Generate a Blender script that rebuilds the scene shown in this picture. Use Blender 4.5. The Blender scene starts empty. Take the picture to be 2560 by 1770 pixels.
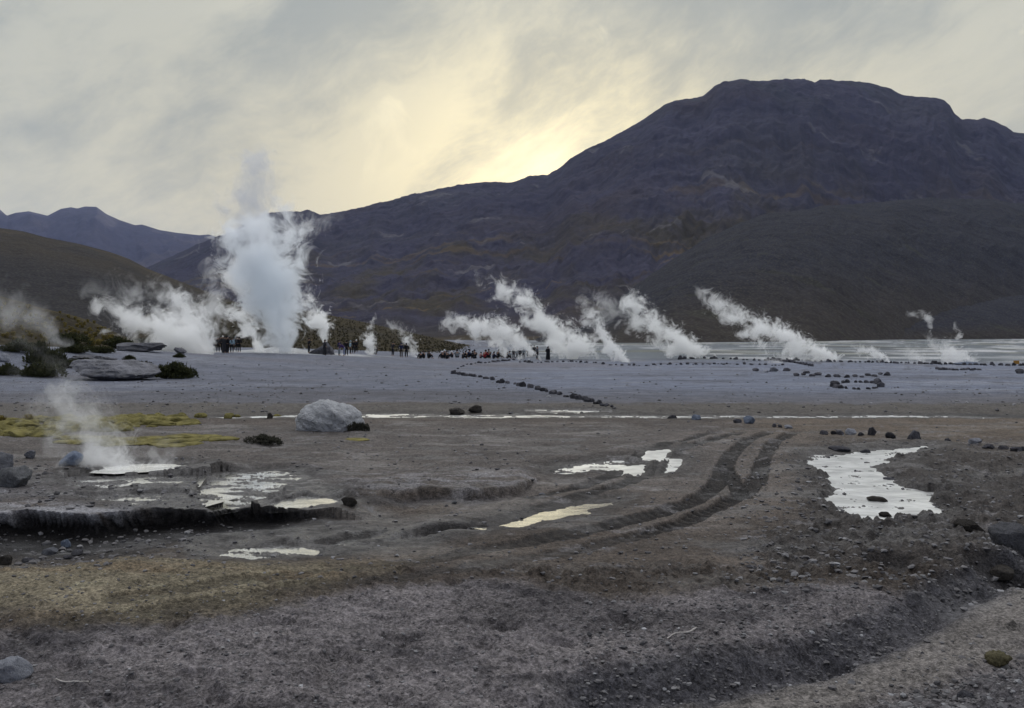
import bpy, bmesh, math, random
import numpy as np
from mathutils import Vector, Matrix

random.seed(7)
RNG = np.random.default_rng(11)
SC = bpy.context.scene
COL = SC.collection

# ------------------------------------------------------------------ camera
F, HZ, CU, H = 2217.0, 836.0, 1280.0, 2.0       # focal length and horizon row in photo pixels, eye height in metres
cam_d = bpy.data.cameras.new("camera")
cam_d.sensor_width = 36.0
cam_d.lens = 36.0 * F / 2560.0
cam_d.shift_y = -(885.0 - HZ) / 2560.0
cam_d.clip_start, cam_d.clip_end = 0.05, 60000.0
cam = bpy.data.objects.new("camera", cam_d)
COL.objects.link(cam)
cam.location = (0, 0, H)
cam.rotation_euler = (math.radians(90), 0, 0)
SC.camera = cam

# ------------------------------------------------------------------ light
SUN_AZ, SUN_EL = math.radians(2.4), math.radians(8.6)   # azimuth from +Y towards +X; the sun stands just behind the ridge
SUN_DIR = Vector((math.sin(SUN_AZ) * math.cos(SUN_EL), math.cos(SUN_AZ) * math.cos(SUN_EL), math.sin(SUN_EL)))
sun_d = bpy.data.lights.new("sun", 'SUN')
sun_d.energy, sun_d.angle, sun_d.color = 2.6, math.radians(0.5), (1.0, 0.88, 0.70)
sun = bpy.data.objects.new("sun", sun_d)
COL.objects.link(sun)
sun.rotation_euler = SUN_DIR.to_track_quat('Z', 'Y').to_euler()

SC.view_settings.view_transform = 'Standard'
SC.view_settings.look = 'None'
SC.view_settings.gamma = 1.0
SC.view_settings.exposure = 0.0
cy = SC.cycles
cy.use_denoising = True
try:
    cy.denoiser = 'OPENIMAGEDENOISE'
    cy.denoising_input_passes = 'RGB_ALBEDO_NORMAL'
    cy.denoising_prefilter = 'ACCURATE'
except Exception:
    pass
cy.max_bounces, cy.diffuse_bounces, cy.glossy_bounces = 20, 2, 2
cy.volume_bounces, cy.transparent_max_bounces = 18, 16
cy.volume_step_rate, cy.volume_max_steps = 1.0, 256
cy.use_adaptive_sampling = True
cy.adaptive_threshold = 0.012
cy.caustics_reflective = cy.caustics_refractive = False


class NT:
    """small helper that adds and links nodes"""
    def __init__(self, tree):
        self.t = tree
        tree.nodes.clear()

    def n(self, kind, **kw):
        nd = self.t.nodes.new(kind)
        ins = kw.pop('ins', {})
        for k, v in kw.items():
            setattr(nd, k, v)
        for k, v in ins.items():
            self.put(nd.inputs[k], v)
        return nd

    def put(self, sock, v):
        if hasattr(v, 'is_output') or isinstance(v, bpy.types.NodeSocket):
            self.t.links.new(v, sock)
        else:
            sock.default_value = v

    def m(self, op, a, b=None, c=None, clamp=False):
        nd = self.t.nodes.new('ShaderNodeMath')
        nd.operation, nd.use_clamp = op, clamp
        for i, v in enumerate((a, b, c)):
            if v is not None:
                self.put(nd.inputs[i], v)
        return nd.outputs[0]

    def v(self, op, a, b=None, scale=None):
        nd = self.t.nodes.new('ShaderNodeVectorMath')
        nd.operation = op
        self.put(nd.inputs[0], a)
        if b is not None:
            self.put(nd.inputs[1], b)
        if scale is not None:
            self.put(nd.inputs['Scale'], scale)
        return nd.outputs['Value'] if op in ('DOT_PRODUCT', 'LENGTH', 'DISTANCE') else nd.outputs[0]

    def mix(self, fac, a, b, blend='MIX'):
        nd = self.t.nodes.new('ShaderNodeMix')
        nd.data_type, nd.blend_type = 'RGBA', blend
        self.put(nd.inputs[0], fac)
        for s, v in ((nd.inputs[6], a), (nd.inputs[7], b)):
            self.put(s, v if not isinstance(v, tuple) or len(v) == 4 else (*v, 1.0))
        return nd.outputs[2]

    def mr(self, x, a, b, c=0.0, d=1.0, smooth=False):
        nd = self.t.nodes.new('ShaderNodeMapRange')
        nd.interpolation_type = 'SMOOTHSTEP' if smooth else 'LINEAR'
        for i, v in enumerate((x, a, b, c, d)):
            self.put(nd.inputs[i], v)
        return nd.outputs[0]

    def noise(self, vec, scale, detail=4.0, rough=0.5, distortion=0.0, kind=None):
        nd = self.t.nodes.new('ShaderNodeTexNoise')
        if kind:
            nd.noise_type = kind
        for k, v in (('Vector', vec), ('Scale', scale), ('Detail', detail), ('Roughness', rough), ('Distortion', distortion)):
            self.put(nd.inputs[k], v)
        return nd


def make_world():
    w = bpy.data.worlds.new("World")
    SC.world = w
    w.use_nodes = True
    N = NT(w.node_tree)
    out = N.n('ShaderNodeOutputWorld')
    sky = N.n('ShaderNodeTexSky', sky_type='NISHITA', sun_disc=False, sun_elevation=SUN_EL, sun_rotation=SUN_AZ)
    sky.altitude, sky.dust_density = 4300.0, 2.0
    bg1 = N.n('ShaderNodeBackground', ins={'Color': sky.outputs[0], 'Strength': 0.06})
    d = N.v('NORMALIZE', N.n('ShaderNodeTexCoord').outputs['Generated'])
    s = N.n('ShaderNodeSeparateXYZ', ins={0: d})
    z = N.m('MAXIMUM', s.outputs[2], 0.0)
    inv = N.m('DIVIDE', 1.0, N.m('ADD', z, 0.16))
    p = N.v('SCALE', d, scale=inv)
    # high cloud drawn out in long slanting streaks across the dome
    SA, CA = math.sin(math.radians(27)), math.cos(math.radians(27))
    wob = N.noise(d, 2.6, 4, 0.55)
    dw = N.v('ADD', d, N.v('SCALE', N.v('SUBTRACT', wob.outputs['Color'], (0.5, 0.5, 0.5)), scale=0.13))
    al = N.v('DOT_PRODUCT', dw, (CA, 0.0, SA))
    ac = N.v('DOT_PRODUCT', dw, (-SA, 0.0, CA))
    ay = N.v('DOT_PRODUCT', dw, (0.0, 1.0, 0.0))
    cv = N.n('ShaderNodeCombineXYZ')
    for i, (vv, kk) in enumerate(((al, 3.0), (ac, 6.6), (ay, 3.0))):
        N.put(cv.inputs[i], N.m('MULTIPLY', vv, kk))
    pw = cv.outputs[0]
    streak = N.noise(pw, 1.0, 9, 0.66, 0.0).outputs['Fac']
    soft = N.noise(N.v('ADD', pw, (4.2, 1.7, 0.0)), 0.45, 3, 0.5).outputs['Fac']
    fine = N.noise(dw, 9.0, 6, 0.62, 0.6).outputs['Fac']
    st = N.mr(streak, 0.36, 0.62, 0.0, 1.0, True)
    so = N.mr(soft, 0.40, 0.60, 0.0, 1.0, True)
    c = N.v('DOT_PRODUCT', d, tuple(SUN_DIR))
    cpos = N.m('MAXIMUM', c, 0.0)
    glow_wide = N.m('POWER', cpos, 6.0)
    glow_mid = N.m('MULTIPLY', N.m('POWER', cpos, 60.0), N.m('ADD', 0.55, N.m('MULTIPLY', st, 0.6)))
    glow_core = N.m('POWER', cpos, 420.0)
    cool = (0.345, 0.39, 0.405)
    pale = (0.655, 0.66, 0.585)
    base = N.mix(N.m('ADD', N.m('MULTIPLY', st, 0.62), N.m('MULTIPLY', so, 0.38)), cool, pale)
    warm = N.mix(st, (0.60, 0.55, 0.41), (0.93, 0.81, 0.52))
    lowarm = N.m('MULTIPLY', N.mr(z, 0.50, 0.03, 0.0, 1.0, True), glow_wide)
    col = N.mix(N.m('MULTIPLY', lowarm, 0.95, clamp=True), base, warm)
    # unseen sky brightened overhead and ahead to light the ground, dimmed behind the viewer
    back = N.mr(s.outputs[1], 0.55, -0.35, 0.0, 1.0, True)
    high = N.mr(z, 0.37, 0.62, 0.0, 1.0, True)
    col = N.mix(N.m('MULTIPLY', back, 0.85), col, (0.26, 0.30, 0.40))
    front = N.mr(s.outputs[1], -0.15, 0.75, 0.42, 2.1, True)
    col = N.mix(N.m('MULTIPLY', high, 0.9), col, N.v('SCALE', (1.36, 1.39, 1.46), scale=front))
    add = N.n('ShaderNodeVectorMath', operation='ADD')
    N.put(add.inputs[0], N.v('SCALE', (0.56, 0.44, 0.19), scale=glow_mid))
    N.put(add.inputs[1], N.v('SCALE', (0.55, 0.50, 0.30), scale=glow_core))
    col = N.v('ADD', col, add.outputs[0])
    # small broken bright clouds
    bits = N.m('MULTIPLY', N.mr(fine, 0.60, 0.72, 0.0, 1.0, True), N.mr(soft, 0.42, 0.56, 0.0, 1.0, True))
    col = N.v('ADD', col, N.v('SCALE', (0.20, 0.17, 0.10), scale=bits))
    bg2 = N.n('ShaderNodeBackground', ins={'Color': col, 'Strength': 1.0})
    ms = N.n('ShaderNodeMixShader')
    ms.inputs[0].default_value = 0.93
    N.put(ms.inputs[1], bg1.outputs[0])
    N.put(ms.inputs[2], bg2.outputs[0])
    N.put(out.inputs[0], ms.outputs[0])
    w.cycles.sampling_method = 'AUTOMATIC'


make_world()

# ------------------------------------------------------------------ numpy noise
_perm = np.random.default_rng(3).permutation(256)
_perm = np.concatenate([_perm, _perm, _perm])
_ga = np.linspace(0, 2 * np.pi, 256, endpoint=False)
_gx, _gy = np.cos(_ga), np.sin(_ga)


def perlin(x, y, seed=0):
    x = np.asarray(x, float) + seed * 17.31
    y = np.asarray(y, float) + seed * 9.77
    xi, yi = np.floor(x), np.floor(y)
    xf, yf = x - xi, y - yi
    X, Y = xi.astype(np.int64) & 255, yi.astype(np.int64) & 255
    u = xf * xf * xf * (xf * (xf * 6 - 15) + 10)
    v = yf * yf * yf * (yf * (yf * 6 - 15) + 10)

    def g(a, b, dx, dy):
        h = _perm[_perm[a & 255] + (b & 255)]
        return _gx[h] * dx + _gy[h] * dy
    n00, n10 = g(X, Y, xf, yf), g(X + 1, Y, xf - 1, yf)
    n01, n11 = g(X, Y + 1, xf, yf - 1), g(X + 1, Y + 1, xf - 1, yf - 1)
    return ((n00 * (1 - u) + n10 * u) * (1 - v) + (n01 * (1 - u) + n11 * u) * v) * 1.5


def fbm(x, y, oct=4, gain=0.5, seed=0, ridged=False):
    a, s, f = 1.0, 0.0, 1.0
    t = 0.0
    for i in range(oct):
        n = perlin(x * f, y * f, seed + i * 3)
        if ridged:
            n = 1 - 2 * np.abs(n)
        s = s + a * n
        t += a
        a *= gain
        f *= 2.03
    return s / t


def sstep(a, b, x):
    t = np.clip((x - a) / (b - a), 0, 1)
    return t * t * (3 - 2 * t)


# ------------------------------------------------------------------ broad shape of the ground, and photo pixel -> place on it
def zmacro(x, y):
    x, y = np.asarray(x, float), np.asarray(y, float)
    yy = np.maximum(y, 1.0)
    z = -1.2 * sstep(40, 85, y) * sstep(-32, 2, 100 * x / yy)
    z = z + 1.0 * np.exp(-((x + 28) / 11.0) ** 2 - ((y - 58) / 11.0) ** 2)
    z = z + 1.0 * np.exp(-((x + 31) / 7.0) ** 2 - ((y - 47) / 8.0) ** 2)
    return z


_ys = np.concatenate([np.geomspace(1.5, 3000, 6000)])


def at(u, v):
    """the point of the ground that the photo shows at pixel u, v"""
    x = (u - CU) / F * _ys
    vv = HZ + (H - zmacro(x, _ys)) * F / _ys
    k = int(np.argmax(vv <= v))
    if k == 0:
        k = len(_ys) - 1
    a, b = vv[k - 1], vv[k]
    t = (a - v) / (a - b) if a != b else 0
    y = _ys[k - 1] + (_ys[k] - _ys[k - 1]) * t
    x = (u - CU) / F * y
    return Vector((x, y, float(zmacro(x, y))))


def project(x, y, z):
    y = np.maximum(y, 0.05)
    return CU + F * x / y, HZ + (H - z) * F / y


def seg_dist(px, py, poly, closed=False):
    """distance to a polyline, signed side (+ = left of the direction of travel) and arc position"""
    P = np.array(poly, float)
    n = len(P)
    best = np.full(px.shape, 1e9)
    side = np.zeros(px.shape)
    arc = np.zeros(px.shape)
    s0 = 0.0
    for i in range(n if closed else n - 1):
        a, b = P[i], P[(i + 1) % n]
        d = b - a
        L = math.hypot(*d) + 1e-9
        t = np.clip(((px - a[0]) * d[0] + (py - a[1]) * d[1]) / (L * L), 0, 1)
        qx, qy = px - (a[0] + t * d[0]), py - (a[1] + t * d[1])
        dd = np.hypot(qx, qy)
        m = dd < best
        best = np.where(m, dd, best)
        side = np.where(m, np.sign(d[0] * (py - a[1]) - d[1] * (px - a[0])), side)
        arc = np.where(m, s0 + t * L, arc)
        s0 += L
    return best, side, arc


def inside(px, py, poly):
    P = np.array(poly, float)
    r = np.zeros(px.shape, bool)
    n = len(P)
    for i in range(n):
        (x1, y1), (x2, y2) = P[i], P[(i + 1) % n]
        if y1 == y2:
            continue
        c = ((y1 > py) != (y2 > py)) & (px < (x2 - x1) * (py - y1) / (y2 - y1) + x1)
        r ^= c
    return r


def poly_sd(px, py, poly, pad):
    """signed distance to a polygon (+ inside), only worked out near it"""
    P = np.array(poly, float)
    out = np.full(px.shape, -1e3)
    m = (px > P[:, 0].min() - pad) & (px < P[:, 0].max() + pad) & (py > P[:, 1].min() - pad) & (py < P[:, 1].max() + pad)
    if m.any():
        a, b = px[m], py[m]
        d = seg_dist(a, b, poly, True)[0]
        out[m] = np.where(inside(a, b, poly), d, -d)
    return out


# ------------------------------------------------------------------ mesh helpers
def link(o, parent=None):
    COL.objects.link(o)
    if parent is not None:
        o.parent = parent
    return o


def tag(o, label=None, cat=None, group=None, kind=None):
    for k, v in (('label', label), ('category', cat), ('group', group), ('kind', kind)):
        if v:
            o[k] = v
    return o


def np_mesh(name, verts, faces, smooth=True):
    me = bpy.data.meshes.new(name)
    verts = np.asarray(verts, np.float32)
    faces = np.asarray(faces, np.int32)
    k = faces.shape[1]
    me.vertices.add(len(verts))
    me.vertices.foreach_set('co', verts.ravel())
    me.loops.add(faces.size)
    me.loops.foreach_set('vertex_index', faces.ravel())
    me.polygons.add(len(faces))
    me.polygons.foreach_set('loop_start', np.arange(0, faces.size, k, dtype=np.int32))
    try:
        me.polygons.foreach_set('loop_total', np.full(len(faces), k, np.int32))
    except Exception:
        pass
    me.polygons.foreach_set('use_smooth', np.full(len(faces), smooth, bool))
    me.update(calc_edges=True)
    return me


def attr(me, name, vals):
    vals = np.asarray(vals, np.float32)
    if vals.ndim == 2:
        a = me.attributes.new(name, 'FLOAT_COLOR', 'POINT')
        c = np.ones((len(vals), 4), np.float32)
        c[:, :3] = vals
        a.data.foreach_set('color', c.ravel())
    else:
        a = me.attributes.new(name, 'FLOAT', 'POINT')
        a.data.foreach_set('value', vals)


def grid_faces(nr, nc, wrap=False):
    i = np.arange(nr - 1)[:, None] * nc
    j = np.arange(nc if wrap else nc - 1)[None, :]
    j2 = (j + 1) % nc
    f = np.stack([i + j, i + j2, i + nc + j2, i + nc + j], -1)
    return f.reshape(-1, 4)


def mat_new(name):
    m = bpy.data.materials.new(name)
    m.use_nodes = True
    N = NT(m.node_tree)
    out = N.n('ShaderNodeOutputMaterial')
    return m, N, out


# ------------------------------------------------------------------ materials
def ground_material():
    m, N, out = mat_new("volcanic_soil")
    pos = N.n('ShaderNodeNewGeometry').outputs['Position']
    tint = N.n('ShaderNodeAttribute', attribute_name='tint').outputs['Color']
    wet = N.n('ShaderNodeAttribute', attribute_name='wet').outputs['Fac']
    rough = N.n('ShaderNodeAttribute', attribute_name='grit').outputs['Fac']
    n1 = N.noise(pos, 1.3, 5, 0.6).outputs['Fac']
    n2 = N.noise(pos, 9.0, 6, 0.65).outputs['Fac']
    n3 = N.noise(pos, 55.0, 4, 0.7).outputs['Fac']
    var = N.m('ADD', N.m('MULTIPLY', N.m('SUBTRACT', n1, 0.5), 1.2), N.m('MULTIPLY', N.m('SUBTRACT', n2, 0.5), 1.1))
    var = N.m('ADD', var, N.m('MULTIPLY', N.m('SUBTRACT', n3, 0.5), 3.2))
    k = N.m('MINIMUM', N.m('MAXIMUM', N.m('ADD', 1.0, var), 0.22), 2.2)
    n4 = N.noise(pos, 24.0, 4, 0.7).outputs['Fac']
    k = N.m('MULTIPLY', k, N.mr(n4, 0.36, 0.64, 0.55, 1.45))
    col = N.v('SCALE', tint, scale=k)
    # scattered pale grains
    vor = N.n('ShaderNodeTexVoronoi', ins={'Vector': pos, 'Scale': 26.0})
    g = N.m('MULTIPLY', N.mr(vor.outputs['Distance'], 0.22, 0.10, 0.0, 1.0), N.mr(N.n('ShaderNodeSeparateColor', ins={0: vor.outputs['Color']}).outputs[0], 0.62, 0.8))
    col = N.mix(N.m('MULTIPLY', g, N.m('MULTIPLY', rough, 0.5)), col, (0.30, 0.29, 0.30))
    bs = N.n('ShaderNodeBsdfPrincipled')
    N.put(bs.inputs['Base Color'], col)
    film = N.m('MULTIPLY', wet, N.mr(n2, 0.35, 0.65, 0.6, 1.0), clamp=True)
    N.put(bs.inputs['Roughness'], N.mr(film, 0.0, 1.0, 0.92, 0.20))
    N.put(bs.inputs['Specular IOR Level'], N.mr(film, 0.0, 1.0, 0.12, 0.62))
    hsum = N.m('ADD', N.m('MULTIPLY', n2, 0.020), N.m('MULTIPLY', n3, 0.019))
    hsum = N.m('ADD', hsum, N.m('ADD', N.m('MULTIPLY', g, 0.01), N.m('MULTIPLY', n4, 0.018)))
    b = N.n('ShaderNodeBump', ins={'Height': hsum, 'Strength': 1.0, 'Distance': 1.0})
    N.put(bs.inputs['Normal'], b.outputs[0])
    N.put(out.inputs[0], bs.outputs[0])
    return m


def hill_material(name, scale, bump, speck=(0.10, 0.085, 0.05), speck_amt=0.5):
    m, N, out = mat_new(name)
    pos = N.n('ShaderNodeNewGeometry').outputs['Position']
    tint = N.n('ShaderNodeAttribute', attribute_name='tint').outputs['Color']
    n1 = N.noise(pos, scale, 7, 0.62).outputs['Fac']
    n2 = N.noise(pos, scale * 7, 6, 0.7).outputs['Fac']
    k = N.m('ADD', 1.0, N.m('ADD', N.m('MULTIPLY', N.m('SUBTRACT', n1, 0.5), 0.9), N.m('MULTIPLY', N.m('SUBTRACT', n2, 0.5), 1.3)))
    col = N.v('SCALE', tint, scale=N.m('MAXIMUM', k, 0.3))
    vor = N.n('ShaderNodeTexVoronoi', ins={'Vector': pos, 'Scale': scale * 22})
    sp = N.m('MULTIPLY', N.mr(vor.outputs['Distance'], 0.45, 0.2), speck_amt, clamp=True)
    col = N.mix(sp, col, speck)
    bs = N.n('ShaderNodeBsdfPrincipled')
    N.put(bs.inputs['Base Color'], col)
    bs.inputs['Roughness'].default_value = 1.0
    bs.inputs['Specular IOR Level'].default_value = 0.05
    hgt = N.m('ADD', N.m('MULTIPLY', n1, 1.0), N.m('MULTIPLY', n2, 0.35))
    N.put(bs.inputs['Normal'], N.n('ShaderNodeBump', ins={'Height': hgt, 'Strength': 0.9, 'Distance': bump}).outputs[0])
    N.put(out.inputs[0], bs.outputs[0])
    return m


def water_material(name, ripple, body=(0.05, 0.05, 0.045), gloss=0.85, rough=0.10, scale=9.0, see=0.8):
    m, N, out = mat_new(name)
    pos = N.n('ShaderNodeNewGeometry').outputs['Position']
    n = N.noise(pos, scale, 4, 0.55, 0.4).outputs['Fac']
    n2 = N.noise(pos, scale * 0.3, 3, 0.5, 0.8).outputs['Fac']
    b = N.n('ShaderNodeBump', ins={'Height': N.m('ADD', n, N.m('MULTIPLY', n2, 1.5)), 'Strength': 1.0, 'Distance': ripple})
    d = N.n('ShaderNodeBsdfDiffuse', ins={'Color': (*body, 1)})
    clear = N.n('ShaderNodeBsdfTransparent', ins={'Color': (0.8, 0.78, 0.72, 1)})
    dm = N.n('ShaderNodeMixShader', ins={0: see, 1: d.outputs[0], 2: clear.outputs[0]})
    n3 = N.noise(N.v('MULTIPLY', pos, (1.0, 1.7, 1.0)), scale * 0.22, 5, 0.65, 0.5).outputs['Fac']
    g = N.n('ShaderNodeBsdfGlossy', ins={'Color': (0.97, 0.97, 0.95, 1), 'Roughness': rough})
    N.put(g.inputs['Normal'], b.outputs[0])
    mx = N.n('ShaderNodeMixShader')
    N.put(mx.inputs[0], N.mr(n3, 0.36, 0.60, gloss - 0.26, gloss + 0.05))
    N.put(mx.inputs[1], dm.outputs[0])
    N.put(mx.inputs[2], g.outputs[0])
    N.put(out.inputs[0], mx.outputs[0])
    return m


def rock_material(name, c1, c2, scale=6.0, bump=0.03, pit=0.0):
    m, N, out = mat_new(name)
    tc = N.n('ShaderNodeTexCoord').outputs['Object']
    rnd = N.n('ShaderNodeObjectInfo').outputs['Random']
    p = N.v('ADD', tc, N.v('SCALE', (13.0, 7.0, 5.0), scale=rnd))
    n1 = N.noise(p, scale, 7, 0.65, 0.3).outputs['Fac']
    n2 = N.noise(p, scale * 5, 5, 0.7).outputs['Fac']
    col = N.mix(N.mr(N.m('ADD', N.m('MULTIPLY', n1, 0.7), N.m('MULTIPLY', n2, 0.3)), 0.36, 0.64), c1, c2)
    col = N.v('SCALE', col, scale=N.mr(rnd, 0, 1, 0.55, 1.55))
    if pit:
        vor = N.n('ShaderNodeTexVoronoi', ins={'Vector': p, 'Scale': scale * 2.2})
        pt = N.m('MULTIPLY', N.mr(vor.outputs['Distance'], 0.24, 0.08), N.mr(n1, 0.45, 0.6))
        col = N.mix(N.m('MULTIPLY', pt, pit), col, (0.06, 0.055, 0.055))
    bs = N.n('ShaderNodeBsdfPrincipled')
    N.put(bs.inputs['Base Color'], col)
    bs.inputs['Roughness'].default_value = 0.95
    bs.inputs['Specular IOR Level'].default_value = 0.1
    N.put(bs.inputs['Normal'], N.n('ShaderNodeBump', ins={'Height': N.m('ADD', n1, N.m('MULTIPLY', n2, 0.4)), 'Strength': 1.0, 'Distance': bump}).outputs[0])
    N.put(out.inputs[0], bs.outputs[0])
    return m


def leaf_material(name, c1, c2, trans=0.25):
    m, N, out = mat_new(name)
    geo = N.n('ShaderNodeNewGeometry')
    r = geo.outputs['Random Per Island']
    n = N.noise(geo.outputs['Position'], 2.5, 3, 0.6).outputs['Fac']
    col = N.mix(N.m('ADD', N.m('MULTIPLY', r, 0.6), N.m('MULTIPLY', N.m('SUBTRACT', n, 0.3), 0.8), clamp=True), c1, c2)
    d = N.n('ShaderNodeBsdfDiffuse', ins={'Color': col})
    t = N.n('ShaderNodeBsdfTranslucent', ins={'Color': col})
    mx = N.n('ShaderNodeMixShader', ins={0: trans, 1: d.outputs[0], 2: t.outputs[0]})
    N.put(out.inputs[0], mx.outputs[0])
    return m


def cloth_material():
    m, N, out = mat_new("clothing")
    oi = N.n('ShaderNodeObjectInfo')
    n = N.noise(N.n('ShaderNodeTexCoord').outputs['Object'], 14.0, 3, 0.6).outputs['Fac']
    col = N.v('SCALE', oi.outputs['Color'], scale=N.mr(n, 0.3, 0.7, 0.7, 1.3))
    bs = N.n('ShaderNodeBsdfPrincipled', ins={'Base Color': col, 'Roughness': 0.85})
    bs.inputs['Specular IOR Level'].default_value = 0.2
    N.put(out.inputs[0], bs.outputs[0])
    return m


def plain_material(name, c, rough=0.9, var=0.3, scale=20.0):
    m, N, out = mat_new(name)
    n = N.noise(N.n('ShaderNodeTexCoord').outputs['Object'], scale, 4, 0.6).outputs['Fac']
    col = N.v('SCALE', tuple(c), scale=N.mr(n, 0.3, 0.7, 1 - var, 1 + var))
    bs = N.n('ShaderNodeBsdfPrincipled', ins={'Base Color': col, 'Roughness': rough})
    bs.inputs['Specular IOR Level'].default_value = 0.2
    N.put(out.inputs[0], bs.outputs[0])
    return m


# ------------------------------------------------------------------ GROUND
def W(poly):
    return [(p.x, p.y) for p in (at(u, v) for u, v in poly)]


POOL = [(2013, 1159), (2034, 1143), (2100, 1141), (2206, 1131), (2323, 1123), (2303, 1131), (2237, 1149), (2182, 1168), (2206, 1184), (2237, 1194),
        (2268, 1209), (2315, 1217), (2358, 1219), (2334, 1240), (2366, 1262), (2373, 1281), (2284, 1283), (2237, 1281), (2225, 1297), (2186, 1307),
        (2128, 1287), (2089, 1262), (2044, 1238), (2081, 1219), (2073, 1207), (2058, 1184), (2034, 1168)]
RILL = [(1213, 1318), (1260, 1309), (1307, 1295), (1334, 1281), (1408, 1266), (1463, 1256), (1533, 1252), (1537, 1262), (1478, 1272), (1476, 1283),
        (1424, 1287), (1353, 1301), (1295, 1316), (1248, 1316)]
# name, polygon in photo pixels, how much dry ground breaks the water up
WATERS = [
    ('pool', POOL, 0.34, 'ripple'),
    ('stream_pool', RILL, 0.12, 'still'),
    ('puddle', [(1600, 1152), (1616, 1128), (1680, 1125), (1664, 1140), (1645, 1156)], 0.10, 'ripple'),
    ('puddle', [(1552, 1185), (1562, 1166), (1616, 1162), (1612, 1178), (1592, 1188)], 0.3, 'ripple'),
    ('puddle', [(1660, 1165), (1672, 1149), (1711, 1149), (1706, 1162), (1686, 1182), (1655, 1184)], 0.35, 'ripple'),
    ('puddle', [(1375, 1180), (1410, 1162), (1480, 1156), (1560, 1150), (1575, 1158), (1560, 1172), (1480, 1180), (1420, 1184)], 0.52, 'ripple'),
    ('puddle', [(970, 1336), (1040, 1324), (1130, 1316), (1216, 1313), (1216, 1322), (1130, 1330), (1040, 1340)], 0.58, 'still'),
    ('puddle', [(800, 1350), (860, 1330), (960, 1326), (960, 1338), (880, 1350), (820, 1362)], 0.62, 'still'),
    ('puddle', [(545, 1372), (580, 1352), (700, 1344), (860, 1338), (850, 1360), (740, 1378), (640, 1388)], 0.64, 'still'),
    ('puddle', [(483, 1275), (505, 1215), (560, 1190), (700, 1184), (760, 1200), (690, 1235), (640, 1270), (540, 1290)], 0.66, 'still'),
    ('puddle', [(664, 1270), (700, 1256), (760, 1246), (840, 1254), (830, 1266), (770, 1278), (700, 1282)], 0.25, 'still'),
    ('puddle', [(168, 1232), (190, 1212), (250, 1202), (300, 1212), (420, 1208), (480, 1212), (470, 1232), (360, 1236), (260, 1246)], 0.64, 'still'),
    ('puddle', [(180, 1268), (300, 1254), (470, 1252), (560, 1264), (470, 1290), (300, 1288)], 0.74, 'still'),
    ('hot_pool', [(234, 1206), (262, 1192), (330, 1184), (420, 1182), (462, 1188), (440, 1198), (350, 1204), (290, 1208)], 0.02, 'milky'),
    ('stream', [(520, 1037), (680, 1032), (893, 1028), (1030, 1028), (1100, 1030), (1270, 1030), (1400, 1032), (1540, 1031), (1660, 1033), (1800, 1032), (2010, 1034),
                (2250, 1031), (2400, 1034), (2560, 1040), (2700, 1041), (2700, 1046), (2560, 1045), (2400, 1039), (2250, 1037), (2010, 1039), (1800, 1039),
                (1660, 1041), (1540, 1038), (1400, 1038), (1270, 1038), (1225, 1041), (1170, 1041), (1130, 1037), (1030, 1038), (893, 1038), (680, 1038), (520, 1041)], 0.70, 'ripple'),
    ('stream_branch', [(1300, 1023), (1340, 1019), (1480, 1021), (1560, 1026), (1480, 1028), (1400, 1029), (1340, 1027)], 0.60, 'ripple'),
]
TRACKS = [
    [(1991, 1079), (1933, 1106), (1909, 1153), (1894, 1199), (1870, 1231), (1816, 1262), (1718, 1301), (1600, 1340), (1400, 1385), (1100, 1430), (700, 1490), (300, 1552), (-60, 1600)],
    [(1930, 1078), (1868, 1100), (1828, 1137), (1812, 1168), (1793, 1215), (1746, 1250), (1640, 1290), (1500, 1325), (1300, 1362), (1000, 1408), (640, 1462), (300, 1510)],
    [(1850, 1080), (1738, 1112), (1690, 1140), (1640, 1175), (1580, 1203), (1502, 1231), (1385, 1264), (1268, 1296), (1150, 1322), (1000, 1352), (860, 1375)],
    [(1790, 1078), (1700, 1104), (1640, 1128), (1590, 1156), (1530, 1192), (1440, 1222), (1330, 1252)],
    [(1816, 1172), (1838, 1212), (1860, 1246)],
]
LEDGE = [(-120, 1330), (19, 1318), (78, 1309), (129, 1311), (187, 1316), (242, 1320), (312, 1312), (351, 1303), (429, 1297), (538, 1295), (585, 1285), (631, 1279), (741, 1283), (830, 1290)]
LEDGE2 = [(851, 1252), (936, 1260), (1034, 1252), (1053, 1247), (1151, 1250), (1229, 1247), (1279, 1239), (1310, 1223)]
BANK = [(1380, 1790), (1446, 1752), (1640, 1722), (1890, 1678), (2056, 1645), (2208, 1584), (2305, 1531), (2390, 1490), (2480, 1445), (2600, 1400)]
BANK_R = [(2060, 1790), (2112, 1762), (2278, 1706), (2444, 1672), (2560, 1622), (2700, 1560)]
TAN = [(-100, 1402), (100, 1394), (240, 1380), (350, 1373), (520, 1379), (700, 1392), (900, 1396), (1060, 1392), (1000, 1432), (800, 1492), (560, 1552), (300, 1572), (-100, 1545)]
FORE = [(-300, 1575), (200, 1572), (400, 1562), (620, 1530), (800, 1500), (1050, 1462), (1300, 1452), (1500, 1485), (1700, 1470), (1900, 1455), (2130, 1452), (2300, 1490), (2420, 1500),
        (2600, 1440), (3000, 1420), (3000, 2400), (-300, 2400)]
PLAIN_EDGE = [(-400, 1002), (600, 1008), (1000, 1004), (1500, 1008), (1900, 1006), (2560, 1012), (3000, 1014)]
RIGHT_ROUGH = [(1960, 1140), (2060, 1090), (2300, 1108), (2600, 1130), (2900, 1140), (2900, 1440), (2400, 1480), (2150, 1440), (1900, 1430), (1900, 1330), (2000, 1300), (2050, 1250)]


WB = W([(u, v - 0.055 * (v - HZ)) for u, v in BANK])
WR = W([(u, v - 0.05 * (v - HZ)) for u, v in BANK_R])


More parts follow.
